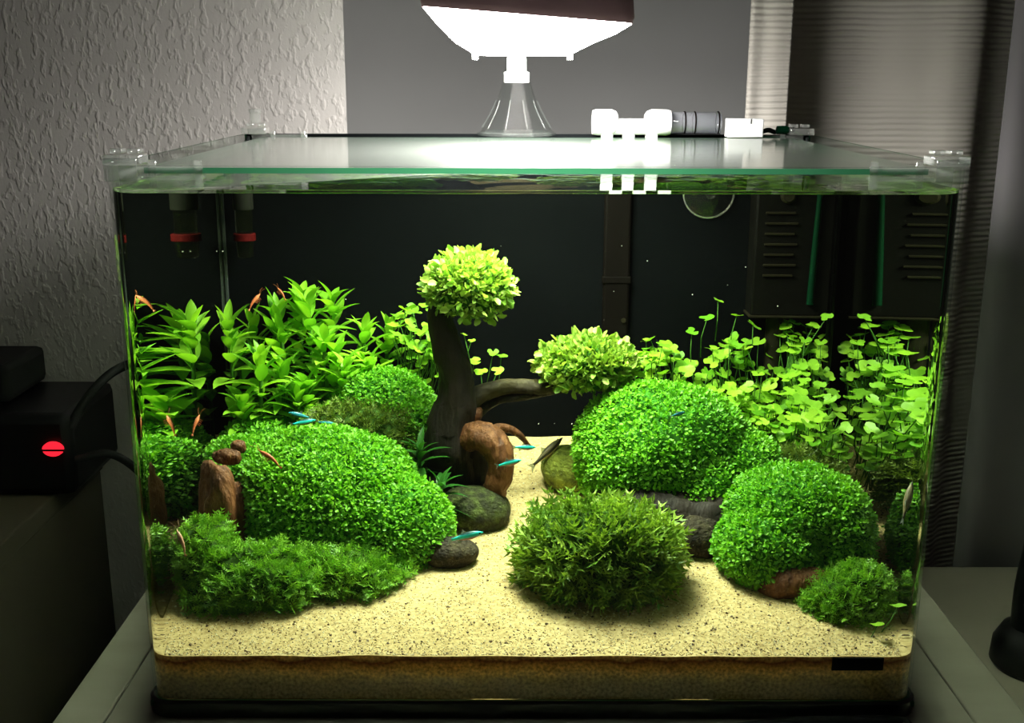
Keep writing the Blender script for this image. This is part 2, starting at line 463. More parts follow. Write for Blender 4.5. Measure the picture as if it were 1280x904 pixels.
class MB:
    def __init__(s):
        s.v = []; s.f = []; s.mi = []
    def add(s, vs, fs, mi=0):
        b = len(s.v)
        s.v += [tuple(map(float, v)) for v in vs]
        s.f += [tuple(b + i for i in f) for f in fs]
        s.mi += [mi] * len(fs)
    def box(s, x0, x1, y0, y1, z0, z1, mi=0):
        s.add([(x0, y0, z0), (x1, y0, z0), (x1, y1, z0), (x0, y1, z0), (x0, y0, z1), (x1, y0, z1), (x1, y1, z1), (x0, y1, z1)],
              [(0, 3, 2, 1), (4, 5, 6, 7), (0, 1, 5, 4), (1, 2, 6, 5), (2, 3, 7, 6), (3, 0, 4, 7)], mi)
    def lathe(s, prof, c=(0, 0, 0), axis='Z', n=24, mi=0, cap=True):
        vs = []
        for r, h in prof:
            for k in range(n):
                a = 2 * math.pi * k / n
                x, y = r * math.cos(a), r * math.sin(a)
                if axis == 'Z': p = (x, y, h)
                elif axis == 'X': p = (h, x, y)
                else: p = (y, h, x)
                vs.append((p[0] + c[0], p[1] + c[1], p[2] + c[2]))
        fs = []
        for i in range(len(prof) - 1):
            for k in range(n):
                k2 = (k + 1) % n
                fs.append((i * n + k, i * n + k2, (i + 1) * n + k2, (i + 1) * n + k))
        if cap:
            fs.append(tuple(reversed(range(n)))); fs.append(tuple((len(prof) - 1) * n + k for k in range(n)))
        s.add(vs, fs, mi)
    def tube(s, pts, rad, n=10, mi=0, wob=0.0, seed=0, flat=1.0, cap=True):
        pts = [Vector(p) for p in pts]
        if not hasattr(rad, '__len__'): rad = [rad] * len(pts)
        rr = random.Random(seed)
        vs = []
        ref = None
        for i, p in enumerate(pts):
            t = (pts[min(i + 1, len(pts) - 1)] - pts[max(i - 1, 0)]).normalized()
            if ref is None:
                ref = Vector((0, 0, 1)) if abs(t.z) < 0.8 else Vector((1, 0, 0))
            a = (ref - t * ref.dot(t)).normalized(); b = t.cross(a); ref = a
            for k in range(n):
                an = 2 * math.pi * k / n
                r = rad[i] * (1 + wob * (rr.random() - 0.5) * 2)
                vs.append(p + a * (r * math.cos(an)) + b * (r * flat * math.sin(an)))
        fs = []
        for i in range(len(pts) - 1):
            for k in range(n):
                k2 = (k + 1) % n
                fs.append((i * n + k, i * n + k2, (i + 1) * n + k2, (i + 1) * n + k))
        if cap:
            fs.append(tuple(reversed(range(n)))); fs.append(tuple((len(pts) - 1) * n + k for k in range(n)))
        s.add(vs, fs, mi)
    def mesh(s, name, mats, smooth=True):
        me = bpy.data.meshes.new(name)
        me.from_pydata(s.v, [], s.f)
        if not isinstance(mats, (list, tuple)): mats = [mats]
        for m in mats: me.materials.append(m)
        me.polygons.foreach_set('material_index', s.mi)
        me.polygons.foreach_set('use_smooth', [smooth] * len(s.f))
        me.validate(); me.update()
        return me
    def build(s, name, mats, parent=None, smooth=True, bevel=0.0, seg=2, auto=True, subsurf=0):
        o = bpy.data.objects.new(name, s.mesh(name, mats, smooth))
        link(o, parent)
        if bevel:
            b = o.modifiers.new('bevel', 'BEVEL'); b.width = bevel; b.segments = seg; b.limit_method = 'ANGLE'; b.angle_limit = math.radians(40)
            b.harden_normals = False
        if subsurf:
            q = o.modifiers.new('sub', 'SUBSURF'); q.levels = subsurf; q.render_levels = subsurf
        if smooth and auto:
            try: o.data.set_sharp_from_angle(angle=math.radians(38))
            except Exception: pass
        return o

def box_obj(name, b, mat, parent=None, bevel=0.0, smooth=False):
    m = MB(); m.box(*b)
    return m.build(name, mat, parent, smooth, bevel)

_K = rng.normal(size=(3, 8, 3)); _PH = rng.uniform(0, 6.28, size=(3, 8))
def lump(P, freq, s=0):
    P = np.asarray(P)
    return np.sin(P @ (_K[s].T * freq) + _PH[s]).mean(axis=-1) * 1.6

def catmull(pts, per=6):
    P = [np.array(p, float) for p in pts]
    P = [2 * P[0] - P[1]] + P + [2 * P[-1] - P[-2]]
    out = []
    for i in range(1, len(P) - 2):
        for k in range(per):
            t = k / per
            a, b, c, d = P[i - 1], P[i], P[i + 1], P[i + 2]
            out.append(0.5 * ((2 * b) + (-a + c) * t + (2 * a - 5 * b + 4 * c - d) * t * t + (-a + 3 * b - 3 * c + d) * t ** 3))
    out.append(P[-2])
    return out

def norm(a):
    return a / np.maximum(np.linalg.norm(a, axis=-1, keepdims=True), 1e-9)

def scatter(TV, TF, P, D, Nn, S):
    """instance a template (base at origin, length along +Y, face normal +Z) at P along D with normal Nn"""
    D = norm(D); Nn = norm(Nn - D * (Nn * D).sum(-1, keepdims=True)); X = np.cross(D, Nn)
    S = np.asarray(S); S = S[:, None] if S.ndim == 1 else S
    sx, sy, sz = (S[:, 0], S[:, 0], S[:, 0]) if S.shape[1] == 1 else (S[:, 0], S[:, 1], S[:, 2])
    TV = np.asarray(TV, float); TF = np.asarray(TF)
    V = P[:, None, :] + (TV[None, :, 0:1] * sx[:, None, None]) * X[:, None, :] + (TV[None, :, 1:2] * sy[:, None, None]) * D[:, None, :] + (TV[None, :, 2:3] * sz[:, None, None]) * Nn[:, None, :]
    n, k = len(P), len(TV)
    F = (TF[None] + (np.arange(n) * k)[:, None, None]).reshape(-1, TF.shape[1])
    return V.reshape(-1, 3), F

# leaf templates
LEAF_V = [(0, 0, 0), (-0.36, 0.35, 0.06), (0, 0.45, -0.05), (0.36, 0.35, 0.06), (-0.28, 0.8, 0.03), (0, 1.0, -0.06), (0.28, 0.8, 0.03)]
LEAF_F = [(0, 3, 2, 1), (2, 3, 6, 5), (1, 2, 5, 4)]
def frond_template(n=4):
    v = []; f = []
    w = 0.035
    # axis strip, bending
    for i in range(n + 1):
        t = i / n
        v += [(-w * (1 - t * 0.7), t, 0.22 * t * t), (w * (1 - t * 0.7), t, 0.22 * t * t)]
    for i in range(n):
        f.append((2 * i, 2 * i + 1, 2 * i + 3, 2 * i + 2))
    for i in range(1, n + 1):
        t = (i - 0.35) / n
        L = 0.30 * (1.1 - 0.6 * t)
        for sgn in (-1, 1):
            b = len(v)
            z = 0.22 * t * t
            v += [(0, t - 0.05, z), (0, t + 0.06, z), (sgn * L, t + 0.20, z + 0.05), (sgn * L * 0.55, t + 0.02, z + 0.02)]
            f.append((b, b + 3, b + 2, b + 1) if sgn > 0 else (b, b + 1, b + 2, b + 3))
    return v, f
FR_V, FR_F = frond_template()

SAND0, SANDK = 0.0323, 0.185
def sand_z(x, y):
    x = np.asarray(x, float); y = np.asarray(y, float)
    z = SAND0 + SANDK * y
    P = np.stack([x, y, 0 * x], -1)
    fade = np.clip((y - 0.004) / 0.03, 0, 1)
    return z + fade * (0.0022 * lump(P, 28, 0) + 0.0008 * lump(P, 120, 1)) + 0.0005 * lump(P, 160, 2)

def sphere_pts(n):
    u = rng.normal(size=(n, 3))
    return norm(u)

def lumpy(u, c, r, amp, freq, s):
    d = 1 + amp * lump(u, freq, s) + amp * 0.5 * lump(u, freq * 2.7, (s + 1) % 3)
    return np.asarray(c) + np.asarray(r) * u * d[:, None]

def blob_mesh(name, ells, mat, amp=0.1, freq=2.0, s=0, shrink=1.0, sub=4, smooth=True):
    bm = bmesh.new()
    for c, r in ells:
        res = bmesh.ops.create_icosphere(bm, subdivisions=sub, radius=1.0)
        u = np.array([v.co[:] for v in res['verts']])
        p = lumpy(norm(u), c, np.asarray(r) * shrink, amp, freq, s)
        for v, q in zip(res['verts'], p): v.co = q
    me = bpy.data.meshes.new(name)
    bm.to_mesh(me); bm.free()
    me.materials.append(mat)
    me.polygons.foreach_set('use_smooth', [smooth] * len(me.polygons))
    return me

XW = 0.2218  # inner half width kept clear of the side panes
def mound_points(ells, dens, amp, freq, s, buried=0.004):
    PP, NN = [], []
    for i, (c, r) in enumerate(ells):
        c = np.asarray(c); r = np.asarray(r)
        area = 4 * math.pi * (((r[0] * r[1]) ** 1.6 + (r[0] * r[2]) ** 1.6 + (r[1] * r[2]) ** 1.6) / 3) ** (1 / 1.6)
        u = sphere_pts(int(area * dens))
        p = lumpy(u, c, r, amp, freq, s)
        n = norm(u / r)
        ok = p[:, 2] > sand_z(p[:, 0], p[:, 1]) - buried
        ok &= (np.abs(p[:, 0]) < XW) & (p[:, 1] > 0.009) & (p[:, 1] < 0.314)
        for j, (c2, r2) in enumerate(ells):
            if j != i:
                ok &= (((p - c2) / (np.asarray(r2) * 0.95)) ** 2).sum(-1) > 1
        PP.append(p[ok]); NN.append(n[ok])
    return np.concatenate(PP), np.concatenate(NN)

def clampx(V):
    V[:, 0] = np.clip(V[:, 0], -0.2226, 0.2226)
    V[:, 1] = np.clip(V[:, 1], 0.005, 0.3175)
    return V

def carpet_mound(name, label, ells, mat='carpet', core='carpet_core', size=0.0027, dens=5.2e5, amp=0.10, freq=2.2, s=0, group=None):
    t = empty(name, (ells[0][0][0], ells[0][0][1], float(sand_z(ells[0][0][0], ells[0][0][1]))), label, 'aquatic plant', group)
    loc = np.array(t.location)
    E = [(np.asarray(c) - loc, r) for c, r in ells]
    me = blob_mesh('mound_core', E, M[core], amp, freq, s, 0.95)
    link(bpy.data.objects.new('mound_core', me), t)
    P, N = mound_points(ells, dens, amp, freq, s)
    n = len(P)
    rv = rng.normal(size=(n, 3))
    D = norm(N * 0.75 + 0.85 * norm(rv))
    Nn = norm(N * 0.6 + np.array([0, -0.15, 0.9]) + rng.normal(size=(n, 3)) * 0.45)
    S = size * rng.uniform(0.65, 1.3, n)
    P = P + N * rng.uniform(-0.0015, 0.0018, n)[:, None]
    V, F = scatter(LEAF_V, LEAF_F, P, D, Nn, S)
    clampx(V)
    rnd = np.clip(0.5 + 0.28 * lump(P, 60, 2) + rng.normal(size=n) * 0.22, 0, 1)
    me = arr_mesh('foliage', V - loc, F, M[mat], rnd=np.repeat(rnd, len(LEAF_V)))
    f = link(bpy.data.objects.new('foliage', me), t)
    f['kind'] = 'stuff'
    return t

def moss_mound(name, label, ells, mat='moss', core='moss_core', size=0.009, dens=9e4, amp=0.12, freq=2.4, s=1, spread=0.7, width=1.0, droop=0.1):
    t = empty(name, (ells[0][0][0], ells[0][0][1], float(sand_z(ells[0][0][0], ells[0][0][1]))), label, 'aquatic moss')
    loc = np.array(t.location)
    E = [(np.asarray(c) - loc, r) for c, r in ells]
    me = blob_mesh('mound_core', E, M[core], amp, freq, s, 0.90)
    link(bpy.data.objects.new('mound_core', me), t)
    P, N = mound_points(ells, dens, amp, freq, s)
    n = len(P)
    D = norm(N * 0.8 + spread * norm(rng.normal(size=(n, 3))) + np.array([0, 0, -droop]))
    Nn = norm(rng.normal(size=(n, 3)) + np.array([0, 0, 0.8]))
    S0 = size * rng.uniform(0.6, 1.3, n)
    S = np.stack([S0 * width, S0, S0], -1)
    P = P - N * (S0 * 0.45)[:, None]
    V, F = scatter(FR_V, FR_F, P, D, Nn, S)
    clampx(V)
    rnd = np.clip(0.5 + 0.25 * lump(P, 50, 1) + rng.normal(size=n) * 0.25, 0, 1)
    me = arr_mesh('fronds', V - loc, F, M[mat], rnd=np.repeat(rnd, len(FR_V)))
    f = link(bpy.data.objects.new('fronds', me), t)
    f['kind'] = 'stuff'
    return t

# ================================================================== THE ROOM
def struct(o):
    o['kind'] = 'structure'
    return o
# left wall in front of a window recess: wall + reveal
m = MB()
m.add([(-1.4, 0.74, -0.75), (-0.158, 0.42, -0.75), (-0.235, 0.80, -0.75), (-1.4, 0.80, -0.75), (-1.4, 0.74, 1.3), (-0.158, 0.42, 1.3), (-0.235, 0.80, 1.3), (-1.4, 0.80, 1.3)],
      [(0, 3, 2, 1), (4, 5, 6, 7), (0, 1, 5, 4), (1, 2, 6, 5), (2, 3, 7, 6), (3, 0, 4, 7)])
struct(tag(m.build('wall_left', M['plaster'], None, False), 'rough plastered pale wall left of the window recess'))
m = MB(); m.box(-0.212, 1.3, 0.68, 0.80, -0.75, 1.3)
struct(tag(m.build('wall_back', M['niche'], None, False), 'smooth grey recess wall behind the aquarium lamp'))
m = MB(); m.box(-1.4, 1.3, -1.0, 0.80, -0.80, -0.75)
struct(tag(m.build('floor', M['floor'], None, False), 'dark floor of the room'))

def sheet(name, path, z0, z1, mat, thick, label, nz=2, slant=0.0):
    pts = catmull(path, 10)
    m = MB()
    n = len(pts)
    for j in range(nz + 1):
        z = z0 + (z1 - z0) * j / nz
        for p in pts:
            m.v.append((float(p[0]) - slant * (z - 0.31), float(p[1]), z))
    for j in range(nz):
        for i in range(n - 1):
            m.f.append((j * n + i, j * n + i + 1, (j + 1) * n + i + 1, (j + 1) * n + i)); m.mi.append(0)
    o = m.build(name, mat, None, True, auto=False)
    sm = o.modifiers.new('solid', 'SOLIDIFY'); sm.thickness = thick; sm.offset = 0
    return tag(o, label, 'curtain')
sheet('curtain', [(0.2295, 0.421), (0.217, 0.4195), (0.205, 0.4215), (0.1955, 0.420), (0.1960, 0.427), (0.206, 0.450), (0.216, 0.482), (0.229, 0.500), (0.250, 0.504), (0.282, 0.498), (0.328, 0.491), (0.371, 0.486), (0.398, 0.480), (0.420, 0.484), (0.436, 0.500), (0.47, 0.515)], -0.6, 1.2, M['curtain'], 0.0025,
      'ribbed cream curtain with bright folded edge and embossed flower behind the tank')
sheet('drape', [(0.428, 0.438), (0.442, 0.429), (0.485, 0.435), (0.54, 0.425), (0.60, 0.433), (0.72, 0.43)], -0.6, 1.2, M['drape'], 0.004,
      'plain dark mauve drape at the right edge of the photo')

# ================================================================== CABINET, DESK, CUPBOARD
cab = empty('aquarium_cabinet', (0.005, 0.2, -0.75), 'grey cabinet with seamed top carrying the aquarium', 'cabinet')
cl = (0.005, 0.2, -0.75)
def cbox(name, x0, x1, y0, y1, z0, z1, mat, bevel=0.001):
    return box_obj(name, (x0 - cl[0], x1 - cl[0], y0 - cl[1], y1 - cl[1], z0 - cl[2], z1 - cl[2]), mat, cab, bevel)
cbox('top_panel', -0.2495, 0.2582, -0.05, 0.412, -0.026, -0.006, M['board'])
cbox('edge_strip', -0.2800, -0.2505, -0.05, 0.412, -0.026, -0.006, M['board'])
cbox('edge_strip', 0.2594, 0.2920, -0.05, 0.412, -0.026, -0.006, M['board'])
cbox('body', -0.27, 0.282, -0.035, 0.405, -0.75, -0.0262, M['board'])

desk = empty('side_desk', (0.65, 0.1, -0.75), 'dark low desk to the right of the aquarium cabinet', 'desk')
dl = (0.65, 0.1, -0.75)
def dbox(name, x0, x1, y0, y1, z0, z1, mat):
    return box_obj(name, (x0 - dl[0], x1 - dl[0], y0 - dl[1], y1 - dl[1], z0 - dl[2], z1 - dl[2]), mat, desk, 0.0015)
dbox('desk_top', 0.2935, 1.05, -0.35, 0.408, -0.125, -0.10, M['desk'])
for (x, y) in ((0.32, -0.32), (1.02, -0.32), (0.32, 0.375), (1.02, 0.375)):
    dbox('leg', x - 0.02, x + 0.02, y - 0.02, y + 0.02, -0.75, -0.1252, M['desk'])

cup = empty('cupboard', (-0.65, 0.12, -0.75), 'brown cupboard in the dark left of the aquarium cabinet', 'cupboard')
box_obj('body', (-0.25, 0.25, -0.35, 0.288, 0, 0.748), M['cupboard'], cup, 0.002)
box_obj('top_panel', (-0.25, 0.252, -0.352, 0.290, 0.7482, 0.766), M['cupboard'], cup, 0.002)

# black power unit with red light, on the cupboard
pu = empty('power_adapter', (-0.472, 0.352, 0.016), 'black power unit with glowing red switch on the brown cupboard', 'power unit')
m = MB(); m.box(-0.10, 0.095, -0.06, 0.05, 0, 0.072)
m.build('housing', M['black'], pu, True, 0.008)
m = MB(); m.box(-0.10, 0.035, -0.03, 0.05, 0.0725, 0.105)
m.build('raised_block', M['blackmatte'], pu, True, 0.006)
m = MB(); m.lathe([(0.0015, -0.003), (0.009, -0.002), (0.009, 0.001), (0.007, 0.0025), (0.001, 0.003)], (0.085, -0.062, 0.064), 'Y', 20)
sw = m.build('switch', M['red_light'], pu)
sw.scale = (0.95, 1, 0.68)
m = MB(); m.box(0.071, 0.091, -0.0665, -0.0650, 0.0427, 0.0441)
m.build('switch_bar', M['black'], pu, False)
m = MB(); m.tube(catmull([(-0.38, 0.30, 0.075), (-0.365, 0.31, 0.10), (-0.345, 0.33, 0.118), (-0.31, 0.36, 0.122), (-0.26, 0.40, 0.12)], 6), 0.004, 10)
tag(m.build('power_cable', M['blackmatte']), 'black cable arching from the power unit towards the tank', 'cable')
m = MB(); m.tube(catmull([(-0.373, 0.29, 0.05), (-0.345, 0.29, 0.055), (-0.325, 0.30, 0.035), (-0.31, 0.31, 0.0), (-0.30, 0.33, -0.04), (-0.295, 0.35, -0.10)], 6), 0.0035, 10)
tag(m.build('power_cable', M['blackmatte']), 'black cable drooping down beside the tank from the power unit', 'cable')

# black figurine-like stand on the desk, right edge of the photo
st = empty('black_stand', (0.407, 0.222, -0.10), 'black moulded stand with flared foot on the right desk', 'stand')
m = MB()
m.lathe([(0.030, 0), (0.033, 0.004), (0.032, 0.020), (0.026, 0.032), (0.019, 0.036)], n=32); m.build('foot', M['black'], st)
m = MB()
m.tube(catmull([(-0.003, 0, 0.034), (-0.006, 0, 0.07), (-0.004, 0, 0.11), (0.002, 0, 0.15), (0.008, 0, 0.185)], 5), [0.018, 0.017, 0.0165, 0.016, 0.0155, 0.015, 0.0145, 0.014, 0.0135, 0.0135, 0.014, 0.015, 0.017, 0.019, 0.021, 0.022, 0.0215, 0.0205, 0.019, 0.017, 0.014], 16)
m.build('column', M['black'], st)
m = MB(); m.lathe([(0.004, 0.16), (0.015, 0.17), (0.020, 0.19), (0.019, 0.21), (0.012, 0.225), (0.002, 0.23)], (0.008, 0, 0), n=24); m.build('head', M['black'], st)

# ================================================================== AQUARIUM
W2, D, H, T, TS = 0.225, 0.323, 0.314, 0.004, 0.0016
def u_path(half, y0, y1, r, n=10):
    pts = [(-half, y1)]
    for k in range(n + 1):
        a = math.pi + (math.pi / 2) * k / n
        pts.append((-half + r + r * math.cos(a), y0 + r + r * math.sin(a)))
    for k in range(n + 1):
        a = 1.5 * math.pi + (math.pi / 2) * k / n
        pts.append((half - r + r * math.cos(a), y0 + r + r * math.sin(a)))
    pts.append((half, y1))
    return pts
tank = empty('aquarium', (0, D / 2, -0.006), 'rectangular glass aquarium with rounded front corners on grey cabinet', 'aquarium')
tl = Vector((0, D / 2, -0.006))
def shell(outer, inner, z0, z1):
    """solid band between two open outlines; returns MB"""
    m = MB(); n = len(outer)
    vs = [(x - tl.x, y - tl.y, z - tl.z) for z in (z0, z1) for (x, y) in outer] + [(x - tl.x, y - tl.y, z - tl.z) for z in (z0, z1) for (x, y) in inner]
    fs = []
    for i in range(n - 1):
        fs.append((i, i + 1, n + i + 1, n + i))
        fs.append((2 * n + i, 3 * n + i, 3 * n + i + 1, 2 * n + i + 1))
    m.add(vs, fs, 0)
    rim = []
    for i in range(n - 1):
        rim.append((n + i, n + i + 1, 3 * n + i + 1, 3 * n + i))
        rim.append((i, 2 * n + i, 2 * n + i + 1, i + 1))
    rim.append((0, n, 3 * n, 2 * n)); rim.append((n - 1, 3 * n - 1, 4 * n - 1, 2 * n - 1))
    b = len(m.v) - len(vs)
    m.f += [tuple(b + i for i in f) for f in rim]; m.mi += [1] * len(rim)
    return m
OUT = u_path(W2, 0.0, D - T, 0.012); INN = u_path(W2 - TS, TS, D - T, 0.0105)
shell(OUT, INN, 0.004, H).build('glass_wall', [M['glass'], M['gedge']], tank, True)
def tbox(name, x0, x1, y0, y1, z0, z1, mat, bevel=0.0):
    return box_obj(name, (x0 - tl.x, x1 - tl.x, y0 - tl.y, y1 - tl.y, z0 - tl.z, z1 - tl.z), mat, tank, bevel)
tbox('back_pane', -W2, W2, D - T + 0.0002, D, 0.004, H, M['backpane'])
tbox('bottom_pane', -W2 + 0.0005, W2 - 0.0005, 0.001, D, 0.0, 0.0038, M['gedge'], 0.0008)
# silicone seams in the two rear corners
for sx in (-1, 1):
    tbox('silicone_seam', sx * 0.2218 - 0.0012, sx * 0.2218 + 0.0012, D - T - 0.0032, D - T - 0.0008, 0.01, 0.312, M['silicone'], 0.0006)
# black foam mat with rounded corners: a tray lip round the glass foot
m = MB()
o1 = u_path(W2 + 0.002, -0.002, D + 0.002, 0.014)
n = len(o1)
prof = [(-0.0008, 0.0), (0.0, 0.0012), (0.0004, 0.006), (0.0, 0.0098), (-0.0012, 0.0110)]
vs = []
for (dx, z) in prof:
    for (x, y) in o1:
        sxx = 1 + dx / 0.227
        vs.append((x * sxx - tl.x, (y - D / 2) * (1 + dx / 0.16), z))
fs = []
for j in range(len(prof) - 1):
    for i in range(n):
        i2 = (i + 1) % n
        fs.append((j * n + i, j * n + i2, (j + 1) * n + i2, (j + 1) * n + i))
fs.append(tuple(reversed(range(n))))
m.add(vs, fs)
# inner wall of the lip down to the pad
inn = [(x * (1 - 0.0014 / 0.227) - 0, (y - D / 2) * (1 - 0.0014 / 0.16)) for (x, y) in o1]
b0 = len(m.v)
m.v += [(x, y, 0.0110) for x, y in inn] + [(x, y, 0.0052) for x, y in inn]
for i in range(n):
    i2 = (i + 1) % n
    m.f.append((b0 + i, b0 + n + i, b0 + n + i2, b0 + i2)); m.mi.append(0)
    m.f.append((4 * n + i, 4 * n + i2, b0 + i2, b0 + i)); m.mi.append(0)
m.f.append(tuple(b0 + n + i for i in range(n))); m.mi.append(0)
m.build('foam_mat', M['blackmat'], tank, True)
tbox('maker_badge', 0.1735, 0.2032, -0.0012, -0.0002, 0.0255, 0.0335, M['blackmatte'])

# water
WZ = 0.2995
def prism(path, z0, z1, m, mi_side, mi_top, mi_bot, rim=0.0):
    n = len(path)
    vs = [(x, y, z0) for x, y in path] + [(x, y, z1) for x, y in path]
    fs = [(i, (i + 1) % n, n + (i + 1) % n, n + i) for i in range(n)]
    m.add(vs, fs, mi_side)
    m.add([(x, y, z0) for x, y in path], [tuple(reversed(range(n)))], mi_bot)
    return vs
wp = u_path(W2 - TS - 0.0002, TS + 0.0002, D - T - 0.0002, 0.0103, 10)
m = MB()
n = len(wp)
m.add([(x, y, 0.0045) for x, y in wp] + [(x, y, WZ + 0.0024) for x, y in wp], [(i, (i + 1) % n, n + (i + 1) % n, n + i) for i in range(n - 1)], 0)
m.f.append((n - 1, 0, n, 2 * n - 1)); m.mi.append(2)   # wetted back pane: no air gap
m.add([(x, y, 0.0045) for x, y in wp], [tuple(reversed(range(n)))], 0)
# surface with a raised meniscus along the panes
levels = [(0.0, 0.0024), (0.0008, 0.0014), (0.002, 0.0006), (0.005, 0.0)]
cx, cyy = 0.0, D / 2
rings = []
for ins, dz in levels:
    sx_ = 1 - ins / 0.2232; sy_ = 1 - ins / 0.159
    rings.append([(x * sx_, cyy + (y - cyy) * sy_, WZ + dz) for x, y in wp])
vs = [p for r in rings for p in r]
fs = []
for j in range(len(levels) - 1):
    for i in range(n):
        i2 = (i + 1) % n
        fs.append((j * n + i, j * n + i2, (j + 1) * n + i2, (j + 1) * n + i))
fs.append(tuple(3 * n + i for i in range(n)))
m.add(vs, fs, 1)
wo = m.build('water', [M['water'], M['watertop'], M['contact']], None, True)
tag(wo, 'clear slightly green water filling the aquarium', 'water', kind='stuff')

# sand bed
nx, ny = 150, 110
x0, x1, y0, y1 = -0.2229, 0.2229, 0.0022, 0.3183
ys = y0 + (y1 - y0) * np.linspace(0, 1, ny) ** 1.15
RR = 0.0100
V = np.zeros((ny, nx, 3))
for j, y in enumerate(ys):
    d = max(0.0, RR - (y - y0))
    half = x1 - (RR - math.sqrt(max(0, RR * RR - d * d)))
    xs = np.linspace(-half, half, nx)
    V[j, :, 0] = xs; V[j, :, 1] = y; V[j, :, 2] = sand_z(xs, np.full(nx, y))
idx = np.arange(nx * ny).reshape(ny, nx)
F = np.stack([idx[:-1, :-1], idx[:-1, 1:], idx[1:, 1:], idx[1:, :-1]], -1).reshape(-1, 4)
sand = empty('sand_bed', (0, D / 2, 0.005), 'pale yellow sand bed sloping up to the back pane', 'sand')
sl = np.array([0, D / 2, 0.005])
top = link(bpy.data.objects.new('sand_surface', arr_mesh('sand_surface', V.reshape(-1, 3) - sl, F, M['sand'], True)), sand)
top['kind'] = 'stuff'
# layered skirt behind the panes
per = list(idx[0, :]) + list(idx[1:, -1]) + list(idx[-1, -2::-1]) + list(idx[-2:0:-1, 0])
PV = V.reshape(-1, 3)[per]
n = len(per)
lv = np.concatenate([PV * [1, 1, 0] + [0, 0, 0.0047], PV])
F = np.array([(i, (i + 1) % n, n + (i + 1) % n, n + i) for i in range(n)])
so = link(bpy.data.objects.new('soil_layers', arr_mesh('soil_layers', lv, F, M['strata'], False)), sand)
so.matrix_parent_inverse = Matrix.Translation(-Vector(sl))
tag(so, 'brown soil layers seen through the front pane')
# loose grains
ng = 22000
gx = rng.uniform(-0.2215, 0.2215, ng); gy = 0.0035 + 0.305 * rng.uniform(0, 1, ng) ** 1.5
gx = np.where(gy < 0.012, np.clip(gx, -0.214, 0.214), gx)
gz = sand_z(gx, gy)
oc_v = [(1, 0, 0), (-1, 0, 0), (0, 1, 0), (0, -1, 0), (0, 0, 0.8), (0, 0, -0.8)]
oc_f = [(0, 2, 4), (2, 1, 4), (1, 3, 4), (3, 0, 4), (2, 0, 5), (1, 2, 5), (3, 1, 5), (0, 3, 5)]
P = np.stack([gx, gy, gz + 0.0001], -1)
gs = rng.uniform(0.00035, 0.0008, ng)
gr = rng.uniform(0, 1, ng)
bigd = rng.uniform(0, 1, ng) < 0.014
gs[bigd] = rng.uniform(0.0009, 0.0014, bigd.sum()); gr[bigd] = rng.uniform(0, 0.10, bigd.sum())
V2, F2 = scatter(oc_v, oc_f, P, rng.normal(size=(ng, 3)), rng.normal(size=(ng, 3)), gs)
g = link(bpy.data.objects.new('sand_grains', arr_mesh('sand_grains', V2 - sl, F2, M['grain'], rnd=np.repeat(gr, 6))), sand)
g['kind'] = 'stuff'

# ------------------------------------------------------------------ lid, clips and gear on the rim
LZ = 0.3095
m = MB()
lx, ly0, ly1 = 0.206, 0.010, 0.300
m.add([(-lx, ly0, LZ), (lx, ly0, LZ), (lx, ly1, LZ), (-lx, ly1, LZ), (-lx, ly0, LZ + 0.003), (lx, ly0, LZ + 0.003), (lx, ly1, LZ + 0.003), (-lx, ly1, LZ + 0.003)],
      [(0, 3, 2, 1), (4, 5, 6, 7)], 0)
m.f += [(0, 1, 5, 4), (1, 2, 6, 5), (2, 3, 7, 6), (3, 0, 4, 7)]; m.mi += [1] * 4
tag(m.build('cover_glass', [M['lid'], M['gedge']], None, False), 'flat green-edged glass cover lying across the aquarium top', 'glass cover')

def clip(name, x, y, sx, sy, label, tall=False):
    c = empty(name, (x, y, H), label, 'clip', 'clear cover glass clips on the rim')
    def b(nm, a0, a1, b0, b1, c0, c1):
        mm = MB(); mm.box(min(sx * a0, sx * a1), max(sx * a0, sx * a1), min(sy * b0, sy * b1), max(sy * b0, sy * b1), c0, c1)
        return mm.build(nm, M['clear'], c, True, 0.0008)
    # origin sits on the tank corner; +a runs inwards along the front, +b inwards along the side
    b('saddle', 0.000, 0.019, -0.0025, 0.014, 0.0002, 0.0055)
    b('outer_lip', 0.001, 0.018, -0.0045, -0.0028, -0.008, 0.004)
    b('knob', 0.003, 0.009, 0.001, 0.010, 0.0058, 0.0085)
    b('knob', 0.012, 0.018, 0.001, 0.010, 0.0058, 0.0085)
    b('arm', 0.006, 0.050, 0.0032, 0.0050, -0.0125, 0.0)
    b('shelf', 0.014, 0.048, 0.0068, 0.018, -0.0082, -0.0064)
    b('upright', 0.045, 0.049, 0.0052, 0.0066, -0.0120, 0.0025)
    b('upright', 0.021, 0.025, 0.0052, 0.0066, -0.0120, 0.0025)
    if tall:
        mm = MB(); mm.lathe([(0.0042, 0.0088), (0.0042, 0.016), (0.005, 0.0165), (0.005, 0.019), (0.0042, 0.0195)], (sx * 0.010, sy * 0.006, 0), n=18)
        mm.build('screw', M['clear'], c)
    return c
clip('cover_clip', -0.2245, 0.004, 1, 1, 'clear plastic cover clip on the front left corner of the tank')
clip('cover_clip', 0.2245, 0.004, -1, 1, 'clear plastic cover clip on the front right corner of the tank')
clip('cover_clip', -0.2245, 0.3195, 1, -1, 'tall clear plastic cover clip on the rear left corner of the tank', True)
clip('cover_clip', 0.2245, 0.3195, -1, -1, 'low clear plastic cover clip on the rear right corner of the tank')

